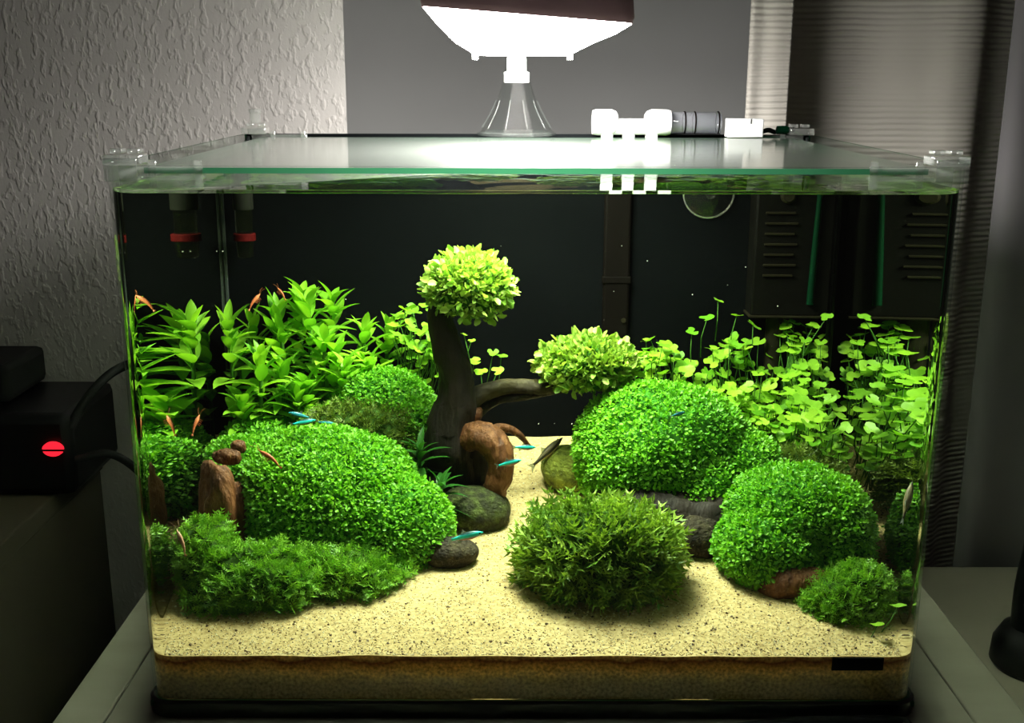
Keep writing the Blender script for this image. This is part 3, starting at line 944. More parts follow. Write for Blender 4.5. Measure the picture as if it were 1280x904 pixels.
# lamp on clear pedestal
lamp = empty('aquarium_lamp', (-0.009, 0.308, H), 'glowing aquarium lamp with maroon hood on clear flared pedestal', 'lamp')
ll = Vector((-0.009, 0.308, H))
m = MB()
prof = []
for k in range(13):
    t = k / 12
    prof.append((0.0085 + 0.022 * (1 - t) ** 2.1, 0.0005 + 0.062 * t))
m.lathe(prof, n=20, cap=False)
ped = m.build('pedestal', M['clearcone'], lamp)
for k in range(10):
    a = 2 * math.pi * k / 10
    m = MB()
    pts = [((r + 0.0003) * math.cos(a), (r + 0.0003) * math.sin(a), z) for r, z in prof[1:6]]
    m.tube(pts, 0.0005, 6)
    m.build('rib', M['rib'], ped)
m = MB(); m.lathe([(0.031, 0.0), (0.0312, 0.002), (0.0295, 0.0028), (0.0285, 0.002), (0.0285, 0.0)], n=40, cap=False)
m.build('base_ring', M['rib'], ped)
m = MB(); m.lathe([(0.0062, 0.0395), (0.0098, 0.040), (0.0100, 0.0475), (0.0076, 0.0485), (0.0076, 0.0585), (0.0055, 0.060)], n=28)
m.build('socket', M['white'], lamp)
m = MB(); m.lathe([(0.0045, 0.0602), (0.0045, 0.066), (0.009, 0.068), (0.009, 0.071)], n=20)
m.build('swivel', M['clear'], lamp)
# hood + diffuser: rim (tilted) above, level lens below
def ring(x0, x1, ya, yb, zl, zr, r, k=5):
    pts = []
    for (cx_, cy_, a0) in ((x1 - r, yb - r, 0), (x0 + r, yb - r, 90), (x0 + r, ya + r, 180), (x1 - r, ya + r, 270)):
        for i in range(k + 1):
            a = math.radians(a0 + 90 * i / k)
            x = cx_ + r * math.cos(a); y = cy_ + r * math.sin(a)
            t = (x - x0) / (x1 - x0)
            pts.append((x, y, zl + (zr - zl) * t))
    return pts
YA, YB = 0.09, 0.275
rgs = [ring(-0.0375, 0.0255, YA + 0.035, YB - 0.030, 0.3730, 0.3730, 0.012),
       ring(-0.0480, 0.0365, YA + 0.025, YB - 0.022, 0.3792, 0.3785, 0.014),
       ring(-0.0570, 0.0490, YA + 0.010, YB - 0.010, 0.3885, 0.3835, 0.012),
       ring(-0.0648, 0.0570, YA, YB, 0.3978, 0.3885, 0.008)]
n = len(rgs[0])
m = MB()
vs = [tuple(Vector(p) - ll) for r in rgs for p in r]
fs = [tuple(reversed(range(n)))]
for j in range(3):
    for i in range(n):
        i2 = (i + 1) % n
        fs.append((j * n + i, j * n + i2, (j + 1) * n + i2, (j + 1) * n + i))
m.add(vs, fs)
m.build('diffuser', M['lamp'], lamp, True)
h2 = [ring(-0.0653, 0.0575, YA - 0.001, YB + 0.001, 0.3981, 0.3888, 0.008), ring(-0.0662, 0.0585, YA - 0.002, YB + 0.002, 0.4018, 0.3925, 0.008),
      ring(-0.0653, 0.0575, YA - 0.001, YB + 0.001, 0.4150, 0.4070, 0.010), ring(-0.057, 0.050, YA + 0.012, YB - 0.012, 0.4260, 0.4190, 0.014)]
m = MB()
vs = [tuple(Vector(p) - ll) for r in h2 for p in r]
fs = [tuple(reversed(range(n)))]
for j in range(3):
    for i in range(n):
        i2 = (i + 1) % n
        fs.append((j * n + i, j * n + i2, (j + 1) * n + i2, (j + 1) * n + i))
fs.append(tuple(3 * n + i for i in range(n)))
m.add(vs, fs)
m.build('hood', M['lampcover'], lamp, True)
for x in (-0.0365, 0.0245):
    m = MB(); m.lathe([(0.0018, 0.3692), (0.0020, 0.3696), (0.0020, 0.3728)], (x - ll.x, YA + 0.07 - ll.y, -ll.z), n=14)
    m.build('lens_peg', M['white'], lamp)

m = MB(); m.tube(catmull([(0, 0, 0.0675), (0, -0.006, 0.074), (0, -0.030, 0.080), (0, -0.050, 0.084)], 5), 0.0042, 12)
m.build('neck', M['lampcover'], lamp)
# white pipe fitting
RY = 0.309
pf = empty('pipe_fitting', (0.081, RY, H), 'bright white double flanged pipe fitting on the rear rim', 'pipe fitting')
m = MB(); m.lathe([(0.0055, -0.017), (0.0062, -0.0165), (0.0062, 0.0165), (0.0055, 0.017)], (0, 0, 0.0065), 'X', 24); m.build('pipe', M['white'], pf)
for sx in (-1, 1):
    m = MB(); m.lathe([(0.004, -0.0105), (0.0092, -0.010), (0.0100, -0.007), (0.0100, 0.005), (0.0085, 0.0085), (0.0062, 0.010)] if sx < 0 else [(0.0062, -0.010), (0.0085, -0.0085), (0.0100, -0.005), (0.0100, 0.007), (0.0092, 0.010), (0.004, 0.0105)], (sx * 0.0205, 0, 0.0098), 'X', 28)
    m.build('flange', M['white'], pf)
for dx in (-0.019, -0.002, 0.016):
    m = MB(); m.box(dx - 0.0045, dx + 0.0045, -0.005, 0.005, -0.0135, 0.001); m.build('foot', M['white'], pf, False, 0.001)
# grey clear tube
gt = empty('clear_tube', (0.1325, 0.316, H), 'grey clear plastic tube with dark rings beside white fitting', 'tube')
m = MB(); m.lathe([(0.0082, -0.0195), (0.0085, -0.019), (0.0085, 0.019), (0.0082, 0.0195)], (0, 0, 0.0092), 'X', 28); m.build('barrel', M['greyclear'], gt)
for dx in (-0.009, -0.001, 0.0175):
    m = MB(); m.lathe([(0.0087, -0.0006), (0.0091, -0.0004), (0.0091, 0.0004), (0.0087, 0.0006)], (dx, 0, 0.0092), 'X', 28, cap=False); m.build('ring', M['pipe'], gt)
m = MB(); m.box(-0.0195, 0.0195, -0.004, 0.004, 0.0002, 0.0012); m.build('rail', M['black'], gt, False)
# white box
wb = empty('white_box', (0.169, 0.306, H - 0.0012), 'small white plastic box on the rear of the cover glass', 'box')
m = MB(); m.box(-0.0138, 0.0138, -0.007, 0.007, 0, 0.0142); m.build('body', M['white'], wb, True, 0.0007)
m = MB(); m.box(0.0035, 0.0042, -0.0073, -0.0070, 0.0105, 0.0142); m.build('notch', M['black'], wb, False)
m = MB(); m.tube(catmull([(0.184, 0.312, 0.3165), (0.190, 0.314, 0.3178), (0.196, 0.317, 0.3162), (0.203, 0.325, 0.3170), (0.21, 0.335, 0.310), (0.212, 0.345, 0.28), (0.212, 0.348, 0.10), (0.21, 0.36, 0.0)], 5), 0.0019, 8)
tag(m.build('pump_cable', M['blackmatte']), 'thin black pump cable leaving the white box over the rear rim', 'cable')
gp = empty('green_plug', (0.2010, 0.313, H + 0.0005), 'small dark green plug on the rear rim by the cable', 'plug')
m = MB(); m.lathe([(0.002, -0.005), (0.0032, -0.0045), (0.0034, 0.003), (0.0025, 0.005), (0.001, 0.0055)], (0, 0, 0.0034), 'X', 16); m.build('body', M['greenhose'], gp)
m = MB(); m.lathe([(0.0012, 0.0056), (0.0022, 0.006), (0.0022, 0.009), (0.0012, 0.0095)], (0, 0, 0.0034), 'X', 14); m.build('tip', M['black'], gp)

# black lead under the tank front
m = MB(); m.tube(catmull([(0.11, -0.015, -0.0045), (0.14, -0.010, -0.0038), (0.16, -0.0085, -0.0032), (0.19, -0.0082, -0.003), (0.212, -0.0085, -0.003), (0.216, -0.014, -0.003), (0.21, -0.035, -0.003)], 6), 0.003, 10)
tag(m.build('black_lead', M['blackmatte']), 'black lead lying along the tank foot at the right front', 'cable')

# ------------------------------------------------------------------ equipment in the water
ff = empty('internal_filter', (0.190, 0.318, 0.185), 'dark louvred internal filter in the rear right corner', 'filter')
m = MB(); m.box(-0.030, 0.0265, -0.030, -0.002, 0.004, 0.112); m.build('housing', M['filter'], ff, True, 0.002)
m = MB(); m.box(-0.031, 0.0272, -0.031, -0.0015, 0.1, 0.104); m.build('top_flange', M['slat'], ff, False, 0.0005)
m = MB(); m.box(-0.031, 0.0272, -0.0312, -0.0015, 0.0035, 0.0052); m.build('bottom_flange', M['slat'], ff, False, 0.0004)
for k in range(7):
    z = 0.034 + k * 0.0075
    m = MB(); m.box(-0.023, 0.000 if k % 2 else -0.002, -0.0318, -0.0303, z, z + 0.0016); m.build('louvre', M['slat'], ff, False, 0.0003)
m = MB(); m.tube([(0.0115, -0.0325, 0.014), (0.0125, -0.0325, 0.05), (0.0140, -0.0325, 0.10)], [0.0026, 0.0024, 0.0018], 10); m.build('green_hose', M['greenhose'], ff)
m = MB(); m.lathe([(0.004, -0.0335), (0.0055, -0.0320), (0.0055, -0.0302)], (-0.008, 0, 0.092), 'Y', 16); m.build('knob', M['slat'], ff)
m = MB(); m.tube([(-0.010, -0.016, 0.0035), (-0.010, -0.016, -0.04), (-0.010, -0.016, -0.09)], 0.0065, 14); m.build('intake_pipe', M['olivepipe'], ff)

m = MB(); m.box(-0.0098, 0.0098, -0.0065, 0.0, 0.0, 0.205)
vp = empty('intake_duct', (0.0645, 0.3185, 0.092), 'dim brown vertical duct on the black back pane', 'duct')
m.build('duct', M['pipe'], vp, True, 0.002)
m = MB(); m.box(-0.0106, 0.0106, -0.0075, 0.0, 0.118, 0.123); m.build('joint', M['pipe'], vp, False, 0.0006)
m = MB(); m.lathe([(0.0018, -0.0078), (0.0018, -0.0066)], (0.006, 0, 0.09), 'Y', 10); m.build('screw', M['slat'], vp)

sc_ = empty('suction_cup', (0.130, 0.3185, 0.2765), 'clear suction cup at the water line on the back pane', 'suction cup')
m = MB(); m.lathe([(0.018, 0.0), (0.0185, -0.0008), (0.0155, -0.0035), (0.010, -0.007), (0.005, -0.009), (0.001, -0.0095)], (0, 0, 0), 'Y', 40, cap=False); m.build('cup', M['cup'], sc_)
m = MB(); m.lathe([(0.0176, -0.0002), (0.0186, -0.0008), (0.0188, -0.0016), (0.0178, -0.0022)], (0, 0, 0), 'Y', 40, cap=False); m.build('rim', M['clear'], sc_)
m = MB(); m.lathe([(0.003, -0.0095), (0.0038, -0.0102), (0.0038, -0.013), (0.002, -0.014)], (0, 0, 0), 'Y', 16); m.build('nipple', M['cup'], sc_)

rs = empty('dosing_tube', (-0.2045, 0.303, 0.228), 'dim glass tube with red band hanging in the rear left corner', 'tube')
m = MB(); m.lathe([(0.0045, 0.002), (0.0058, 0.003), (0.0068, 0.0145)], n=20); m.build('tip', M['darkglass'], rs)
m = MB(); m.lathe([(0.0076, 0.0146), (0.0080, 0.015), (0.0080, 0.0195), (0.0076, 0.020)], n=20); m.build('band', M['redband'], rs)
m = MB(); m.lathe([(0.0062, 0.0202), (0.0064, 0.037)], n=20); m.build('tube', M['darkglass'], rs)
m = MB(); m.lathe([(0.0070, 0.0372), (0.0074, 0.038), (0.0074, 0.068), (0.0068, 0.069)], n=20); m.build('cap', M['greycap'], rs)

# ================================================================== STONES AND WOOD
def stone(name, label, c, r, mat, amp=0.10, s=0, cat='stone'):
    o = bpy.data.objects.new(name, blob_mesh(name, [((0, 0, 0), r)], mat, amp, 1.6, s, 1.0, 4))
    o.location = c
    return tag(link(o), label, cat)
stone('river_stone', 'dark mossy round stone in front of the bonsai roots', (-0.038, 0.178, 0.0715), (0.025, 0.023, 0.0165), M['rock'], 0.07, 0)
stone('river_stone', 'small flat dark stone beside the left mound on sand', (-0.0525, 0.122, 0.0590), (0.0195, 0.015, 0.0105), M['rock2'], 0.08, 1)
stone('river_stone', 'yellow-green algae covered stone left of big right mound', (0.029, 0.232, 0.0865), (0.021, 0.022, 0.0185), M['rock3'], 0.08, 2)
stone('river_stone', 'brown stone peeking out behind the dark moss ball', (0.110, 0.136, 0.0660), (0.022, 0.016, 0.0150), M['rock2'], 0.09, 0)

def log(mb, pts, rad, n=14, seed=0, wob=0.12, per=9, flat=1.0):
    P = catmull(pts, per)
    R_ = np.interp(np.linspace(0, 1, len(P)), np.linspace(0, 1, len(rad)), rad)
    # knobbly but continuous: ribs run along the log
    rr = random.Random(seed)
    ribs = [1 + wob * rr.uniform(-1, 1) for _ in range(n)]
    b = len(mb.v)
    mb.tube(P, list(R_), n, flat=flat)
    for i in range(len(P)):
        for k in range(n):
            v = Vector(mb.v[b + i * n + k]); c = Vector(P[i])
            f = ribs[(k + int(i * 0.15)) % n] * (1 + 0.22 * float(lump(np.array([v[:]]) + seed * 0.37, 130, seed % 3)[0]) + 0.07 * float(lump(np.array([v[:]]), 420, (seed + 1) % 3)[0]))
            mb.v[b + i * n + k] = tuple(c + (v - c) * f)

bon = empty('bonsai_driftwood', (-0.058, 0.215, 0.072), 'bonsai made of dark driftwood trunk with two leafy ball crowns', 'bonsai')
bl = np.array([-0.058, 0.215, 0.072])
def R3(pts): return [tuple(np.array(p) - bl) for p in pts]
m = MB(); log(m, R3([(-0.058, 0.215, 0.066), (-0.0565, 0.208, 0.095), (-0.0525, 0.203, 0.120), (-0.0500, 0.201, 0.1445), (-0.0515, 0.20, 0.165), (-0.056, 0.20, 0.185), (-0.0605, 0.20, 0.203), (-0.056, 0.20, 0.216)]),
              [0.025, 0.0215, 0.0170, 0.0135, 0.0115, 0.0098, 0.0075, 0.005], 18, 3, 0.10)
m.build('trunk', M['bark'], bon, True, auto=False)
m = MB(); log(m, R3([(-0.048, 0.204, 0.134), (-0.036, 0.208, 0.1455), (-0.024, 0.214, 0.1492), (-0.010, 0.22, 0.1502), (0.008, 0.221, 0.1490), (0.03, 0.222, 0.153)]), [0.008, 0.0062, 0.0050, 0.0048, 0.0050, 0.004], 12, 5, 0.14)
m.build('branch', M['branch'], bon, True, auto=False)
m = MB(); log(m, R3([(-0.048, 0.206, 0.118), (-0.036, 0.212, 0.132), (-0.022, 0.218, 0.1405), (-0.002, 0.222, 0.1430), (0.022, 0.223, 0.147)]), [0.0055, 0.0040, 0.0030, 0.0028, 0.0025], 10, 6, 0.14)
m.build('branch', M['bark'], bon, True, auto=False)
m = MB(); log(m, R3([(-0.054, 0.206, 0.096), (-0.066, 0.190, 0.085), (-0.078, 0.180, 0.068)]), [0.012, 0.009, 0.005], 12, 8, 0.14)
m.build('root', M['bark'], bon, True, auto=False)

CROWN_V = [(0, 0, 0), (-0.32, 0.30, 0.14), (0, 0.38, 0.0), (0.32, 0.30, 0.14), (-0.34, 0.66, 0.22), (0, 0.74, 0.04), (0.34, 0.66, 0.22), (-0.10, 1.06, 0.14), (0.12, 1.04, 0.14)]
CROWN_F = [(0, 3, 2, 1), (2, 3, 6, 5), (1, 2, 5, 4), (5, 6, 8, 7), (4, 5, 7, 7)]
CROWN_F = [(0, 3, 2), (0, 2, 1), (2, 3, 6), (2, 6, 5), (1, 2, 5), (1, 5, 4), (5, 6, 8), (5, 8, 7), (4, 5, 7)]
crown_leaf_mesh = arr_mesh('leaf', np.array(CROWN_V, float), CROWN_F, M['crown_o'], True)
def crown(label, c, r, nbig, nall, size, seed):
    c = np.array(c); r = np.array(r)
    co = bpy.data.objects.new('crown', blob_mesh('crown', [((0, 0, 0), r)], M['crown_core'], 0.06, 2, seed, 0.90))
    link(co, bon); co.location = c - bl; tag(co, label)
    def pts(n, bias):
        u = sphere_pts(n * 4)
        keep = (u[:, 2] > -0.85) & (rng.uniform(0, 1, len(u)) < np.clip(0.75 + 0.5 * u[:, 2] - bias * u[:, 1], 0.12, 1))
        u = u[keep][:n]
        return u, lumpy(u, (0, 0, 0), r, 0.06, 2, seed), norm(u / r)
    u, P, N = pts(nall, 0.0)
    n = len(P)
    D_ = norm(N * 0.7 + norm(rng.normal(size=(n, 3))) * 0.7 + np.array([0, 0, 0.25]))
    Nn = norm(N * 0.5 + rng.normal(size=(n, 3)) * 0.6 + np.array([0, 0, 0.6]))
    V, F = scatter(CROWN_V, CROWN_F, P - N * 0.002, D_, Nn, size * rng.uniform(0.6, 1.0, n))
    me = arr_mesh('small_leaves', V, F, M['crown'], True, np.repeat(np.clip(rng.normal(0.5, 0.25, n), 0, 1), len(CROWN_V)))
    f = link(bpy.data.objects.new('small_leaves', me), co); f['kind'] = 'stuff'
    # the larger leaves, one object each
    u, P, N = pts(nbig, 0.9)
    for i in range(len(P)):
        d = Vector(norm(N[i] * 0.75 + norm(rng.normal(size=3)) * 0.7 + np.array([0, 0, 0.2])))
        nn = Vector(norm(N[i] * 0.5 + rng.normal(size=3) * 0.6 + np.array([0, -0.1, 0.6])))
        nn = (nn - d * nn.dot(d)).normalized(); x = d.cross(nn)
        s_ = size * rng.uniform(0.85, 1.35)
        mt = Matrix((x * s_, d * s_, nn * s_)).transposed().to_4x4(); mt.translation = Vector(P[i] + N[i] * 0.0006)
        o = bpy.data.objects.new('leaf', crown_leaf_mesh); link(o, co); o.matrix_local = mt
    return co
crown('round bright green leaf crown on top of the trunk', (-0.0405, 0.20, 0.2225), (0.0285, 0.027, 0.0225), 150, 1900, 0.0052, 0)
crown('wide bright green leaf crown at the branch end', (0.0405, 0.222, 0.1655), (0.0340, 0.029, 0.0198), 150, 2200, 0.0052, 1)

# brown curved root
m = MB(); log(m, R3([(-0.052, 0.212, 0.112), (-0.042, 0.212, 0.095), (-0.034, 0.208, 0.078), (-0.030, 0.202, 0.066)]), [0.014, 0.016, 0.014, 0.011], 14, 21, 0.14)
m.build('root', M['bark'], bon, True, auto=False)  # added dark wood: part trunk base, part stand-in for shade under the arch
rt = empty('curved_root', (-0.030, 0.195, 0.075), 'reddish brown curved driftwood root right of the bonsai trunk', 'driftwood')
rl = np.array([-0.030, 0.195, 0.075])
def RR3(pts): return [tuple(np.array(p) - rl) for p in pts]
m = MB(); log(m, RR3([(-0.050, 0.200, 0.115), (-0.041, 0.193, 0.121), (-0.031, 0.188, 0.121), (-0.0215, 0.184, 0.114), (-0.019, 0.181, 0.102), (-0.0225, 0.180, 0.089), (-0.027, 0.181, 0.074)]), [0.007, 0.0095, 0.0105, 0.0110, 0.0105, 0.0088, 0.007], 16, 4, 0.12)
m.build('arch', M['root'], rt, True, auto=False)
m = MB(); log(m, RR3([(-0.046, 0.212, 0.105), (-0.041, 0.205, 0.124), (-0.0365, 0.200, 0.134), (-0.034, 0.205, 0.137)]), [0.007, 0.0065, 0.0050, 0.002], 12, 9, 0.15)
m.build('spur', M['root'], rt, True, auto=False)
m = MB(); log(m, RR3([(-0.030, 0.200, 0.120), (-0.020, 0.205, 0.124), (-0.008, 0.21, 0.118), (0.0, 0.215, 0.108)]), [0.004, 0.0032, 0.0026, 0.0015], 10, 10, 0.15)
m.build('twig', M['root'], rt, True, auto=False)

lw_ = empty('driftwood_stump', (-0.195, 0.135, 0.06), 'reddish brown driftwood stump at the left of the big mound', 'driftwood')
w0 = np.array([-0.195, 0.135, 0.06])
def WW(pts): return [tuple(np.array(p) - w0) for p in pts]
link(bpy.data.objects.new('block', blob_mesh('block', [(np.array([-0.200, 0.128, 0.088]) - w0, (0.0125, 0.0135, 0.030)), (np.array([-0.194, 0.138, 0.080]) - w0, (0.013, 0.014, 0.024))], M['root'], 0.26, 3.2, 1, 1.0, 4)), lw_)
link(bpy.data.objects.new('knot', blob_mesh('knot', [(np.array([-0.197, 0.146, 0.118]) - w0, (0.010, 0.006, 0.0055)), (np.array([-0.190, 0.150, 0.124]) - w0, (0.0055, 0.005, 0.0045))], M['root'], 0.22, 3.0, 2, 1.0, 3)), lw_)

lg = empty('sunken_log', (0.095, 0.165, 0.065), 'dark brown sunken log under the big right mound', 'driftwood')
m = MB(); log(m, [(-0.052, 0.012, 0.008), (-0.02, -0.008, 0.014), (0.02, -0.020, 0.012), (0.05, -0.022, 0.002)], [0.010, 0.015, 0.016, 0.012], 16, 15, 0.15)
m.build('log', M['bark'], lg, True, auto=False)
lg = empty('wood_chunk', (0.160, 0.085, 0.045), 'small reddish brown wood chunk under the front right mound', 'driftwood')
m = MB(); log(m, [(-0.014, 0.0, 0.002), (0.0, -0.010, 0.009), (0.016, -0.012, 0.010), (0.028, -0.004, 0.004)], [0.007, 0.0105, 0.0105, 0.007], 14, 16, 0.15)
m.build('chunk', M['root'], lg, True, auto=False)

# ================================================================== MOUNDS
carpet_mound('carpet_mound', 'large bright green carpet mound on the left of the sand path',
    [((-0.134, 0.162, 0.084), (0.060, 0.058, 0.047)), ((-0.092, 0.140, 0.070), (0.040, 0.042, 0.036)), ((-0.158, 0.150, 0.082), (0.034, 0.040, 0.040))], s=0)
carpet_mound('carpet_mound', 'low light green carpet behind stump in the left rear corner',
    [((-0.185, 0.238, 0.088), (0.036, 0.045, 0.034)), ((-0.195, 0.20, 0.088), (0.030, 0.035, 0.030))], s=1)
carpet_mound('carpet_mound', 'bright green mound behind the olive moss beside the trunk',
    [((-0.105, 0.255, 0.115), (0.044, 0.040, 0.040)), ((-0.082, 0.235, 0.105), (0.022, 0.028, 0.032))], s=2)
carpet_mound('carpet_mound', 'large bright green mound under the wide bonsai crown',
    [((0.092, 0.200, 0.106), (0.058, 0.052, 0.050)), ((0.135, 0.192, 0.094), (0.036, 0.040, 0.034)), ((0.118, 0.170, 0.088), (0.032, 0.028, 0.028))], s=1)
carpet_mound('carpet_mound', 'bright green mound at the front right near the side pane',
    [((0.170, 0.128, 0.081), (0.044, 0.045, 0.036)), ((0.150, 0.104, 0.067), (0.033, 0.032, 0.028)), ((0.192, 0.122, 0.075), (0.026, 0.042, 0.036))], s=2)
moss_mound('moss_clump', 'shaggy olive green moss ball standing alone on the sand',
    [((0.0435, 0.092, 0.069), (0.046, 0.042, 0.031)), ((0.044, 0.090, 0.058), (0.044, 0.040, 0.022))], 'moss', size=0.0165, dens=7.5e4, s=1, width=1.05, amp=0.16)
moss_mound('moss_clump', 'long low dark green moss bank in the front left corner',
    [((-0.168, 0.075, 0.053), (0.036, 0.032, 0.025)), ((-0.203, 0.088, 0.069), (0.017, 0.028, 0.022)), ((-0.124, 0.088, 0.052), (0.036, 0.027, 0.020)), ((-0.188, 0.072, 0.045), (0.026, 0.026, 0.020)), ((-0.100, 0.098, 0.052), (0.022, 0.018, 0.014))],
    'mossd', size=0.0068, dens=2.6e5, s=2, amp=0.20, freq=6.0, width=1.4)
moss_mound('moss_clump', 'small dark green moss tuft in the front right corner',
    [((0.192, 0.058, 0.046), (0.027, 0.025, 0.020)), ((0.200, 0.062, 0.052), (0.020, 0.022, 0.019))], 'mossd', size=0.0062, dens=3.2e5, s=0, width=1.2)
moss_mound('moss_clump', 'flat olive brown moss in front of the rear left mound',
    [((-0.118, 0.218, 0.112), (0.042, 0.024, 0.026))], 'olive', size=0.009, dens=1.5e5, s=0)
moss_mound('moss_clump', 'dark olive moss between the two right mounds',
    [((0.180, 0.192, 0.090), (0.034, 0.022, 0.022))], 'olive', size=0.009, dens=1.5e5, s=2)

# ================================================================== LEAFY PLANTS
def lance_mesh(name, mat, n=6, w=0.13, bend=0.30, fold=0.35):
    v = []; f = []
    for i in range(n + 1):
        t = i / n
        hw = w * (math.sin(math.pi * min(1, t ** 0.8)) ** 0.8) if 0 < t < 1 else (0.02 if t == 0 else 0.004)
        z = 0.10 * t - bend * t * t
        y = t * (1 - 0.10 * t)
        v += [(-hw, y, z + fold * hw), (0, y, z), (hw, y, z + fold * hw)]
    for i in range(n):
        a = 3 * i
        f += [(a, a + 1, a + 4, a + 3), (a + 1, a + 2, a + 5, a + 4)]
    return arr_mesh(name, np.array(v), np.array(f), mat, True)
LANCE = [lance_mesh('leaf', M['stem_leaf'], bend=b, w=w) for b, w in ((0.25, 0.155), (0.45, 0.17), (0.10, 0.145))]
DLANCE = [lance_mesh('leaf', M['dark_leaf'], bend=b, w=w) for b, w in ((0.35, 0.11), (0.6, 0.12))]

def place_leaf(me, parent, p, d, s, up=None, name='leaf'):
    d = Vector(d).normalized(); up = Vector(up or (0, 0, 1))
    nn = (up - d * up.dot(d)).normalized() if abs(up.dot(d)) < 0.98 else Vector((0, -1, 0))
    x = d.cross(nn)
    mt = Matrix((x * s, d * s, nn * s)).transposed().to_4x4(); mt.translation = Vector(p)
    o = bpy.data.objects.new(name, me); link(o, parent); o.matrix_local = mt
    return o

def stem_plant(x, y, height, lean, label, group, nodes, seed, L=0.028, meshes=LANCE, keep=None):
    z = float(sand_z(x, y)) - 0.003
    t = empty('stem_plant', (x, y, z), label, 'aquatic plant', group)
    rr = random.Random(seed)
    path = catmull([(0, 0, 0), (lean[0] * 0.3, lean[1] * 0.3, height * 0.4), (lean[0] * 0.65, lean[1] * 0.65, height * 0.75), (lean[0], lean[1], height)], 6)
    m = MB(); m.tube(path, [0.0013] * (len(path) - 1) + [0.0008], 6); m.build('stem', M['stalk'], t, True, auto=False)
    P = np.array(path)
    for k in range(nodes):
        f_ = 0.22 + 0.78 * (k / (nodes - 1)) ** 0.9
        i = f_ * (len(P) - 1); i0 = int(min(i, len(P) - 2)); p = P[i0] + (P[i0 + 1] - P[i0]) * (i - i0)
        topness = k / (nodes - 1)
        for q in range(2 if k < nodes - 2 else 3):
            a = k * 1.57 + q * (math.pi if k < nodes - 2 else 2.09) + rr.uniform(-0.4, 0.4)
            el = math.radians(5 + 55 * topness ** 1.6 + rr.uniform(-14, 14))
            d = (math.cos(a) * math.cos(el), math.sin(a) * math.cos(el), math.sin(el))
            s = L * (1.0 - 0.30 * topness ** 3) * rr.uniform(0.8, 1.15)
            # keep leaves inside the glass
            tip = np.array([x, y, z]) + p + np.array(d) * s
            if abs(tip[0]) > 0.2205:
                d = (-d[0] * 0.4, d[1] - 0.3, d[2] + 0.2)
            if tip[1] > 0.316:
                d = (d[0], -abs(d[1]) * 0.6, d[2] + 0.1)
            place_leaf(rr.choice(meshes), t, p, d, s)
    return t

G1 = 'lance-leaved stem plants in the rear left'
SP = [(-0.209, 0.262, 0.108, (-0.003, -0.004), 'short lance-leaved stem plant tight in the rear left corner'),
      (-0.200, 0.294, 0.096, (0.0, -0.004), 'lance-leaved stem plant at the back pane near the corner seam'),
      (-0.183, 0.276, 0.112, (0.004, -0.006), 'lance-leaved stem plant second from the rear left corner'),
      (-0.168, 0.293, 0.116, (0.004, -0.002), 'tallest lance-leaved stem plant with raised tip leaves'),
      (-0.158, 0.275, 0.118, (0.002, -0.006), 'tall lance-leaved stem plant in the middle of the rear left bush'),
      (-0.146, 0.295, 0.113, (0.004, -0.004), 'tall lance-leaved stem plant against the back pane'),
      (-0.143, 0.268, 0.088, (0.006, -0.010), 'lance-leaved stem plant leaning over the olive moss'),
      (-0.128, 0.286, 0.094, (0.010, -0.004), 'lance-leaved stem plant right of the bush middle'),
      (-0.176, 0.256, 0.078, (0.003, -0.010), 'low lance-leaved stem plant above the left carpet'),
      (-0.110, 0.300, 0.088, (0.008, -0.002), 'rightmost lance-leaved stem plant of the rear left bush'),
      (-0.157, 0.250, 0.070, (0.000, -0.008), 'lowest lance-leaved stem plant at the front of the bush'),
      (-0.190, 0.240, 0.092, (0.004, -0.006), 'lance-leaved stem plant in front of the corner seam'),
      (-0.135, 0.248, 0.082, (0.006, -0.004), 'lance-leaved stem plant directly above the olive moss'),
      (-0.172, 0.272, 0.100, (-0.004, -0.008), 'lance-leaved stem plant deep inside the rear left bush'),
      (-0.213, 0.300, 0.080, (0.001, -0.003), 'small lance-leaved stem plant wedged against the corner seam'),
      (-0.202, 0.236, 0.062, (0.002, -0.006), 'short lance-leaved stem plant rising from the rear left carpet'),
      (-0.166, 0.238, 0.064, (0.004, -0.004), 'short lance-leaved stem plant just behind the left mound top'),
      (-0.150, 0.262, 0.098, (0.006, -0.008), 'broad lance-leaved stem plant bending right above the olive moss'),
      (-0.122, 0.268, 0.076, (0.008, -0.006), 'lance-leaved stem plant next to the clover-leaved plant')]
for i, (x, y, h, ln, lab) in enumerate(SP):
    stem_plant(x, y, h, ln, lab, G1, 14 if h > 0.1 else 12, 40 + i, L=0.033 if h > 0.1 else 0.029)
# dark low plant beside the trunk foot
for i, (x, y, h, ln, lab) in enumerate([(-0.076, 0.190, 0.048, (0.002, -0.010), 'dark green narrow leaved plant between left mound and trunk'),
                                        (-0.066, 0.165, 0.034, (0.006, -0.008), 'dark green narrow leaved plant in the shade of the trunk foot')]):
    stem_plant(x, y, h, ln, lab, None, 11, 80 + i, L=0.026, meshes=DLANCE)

def clover_mesh(name, n=21, R_=1.0):
    v = [(0, 0, 0)]; f = []
    for k in range(n):
        a = -math.pi / 2 + 2 * math.pi * (k + 0.5) / n
        lob = 0.56 + 0.44 * abs(math.cos(1.5 * (a - math.pi / 2))) ** 0.6
        notch = 0.35 if (k == 0 or k == n - 1) else 1.0
        r = lob * notch * (1 + 0.05 * math.cos(9 * a))
        v.append((r * math.cos(a) * 0.5, r * math.sin(a) * 0.5, 0.10 * r * r + 0.03 * math.cos(3 * a)))
    for k in range(n):
        f.append((0, 1 + k, 1 + (k + 1) % n))
    return arr_mesh(name, np.array(v), np.array(f), M['clover'], True)
CLOV = clover_mesh('leaf')

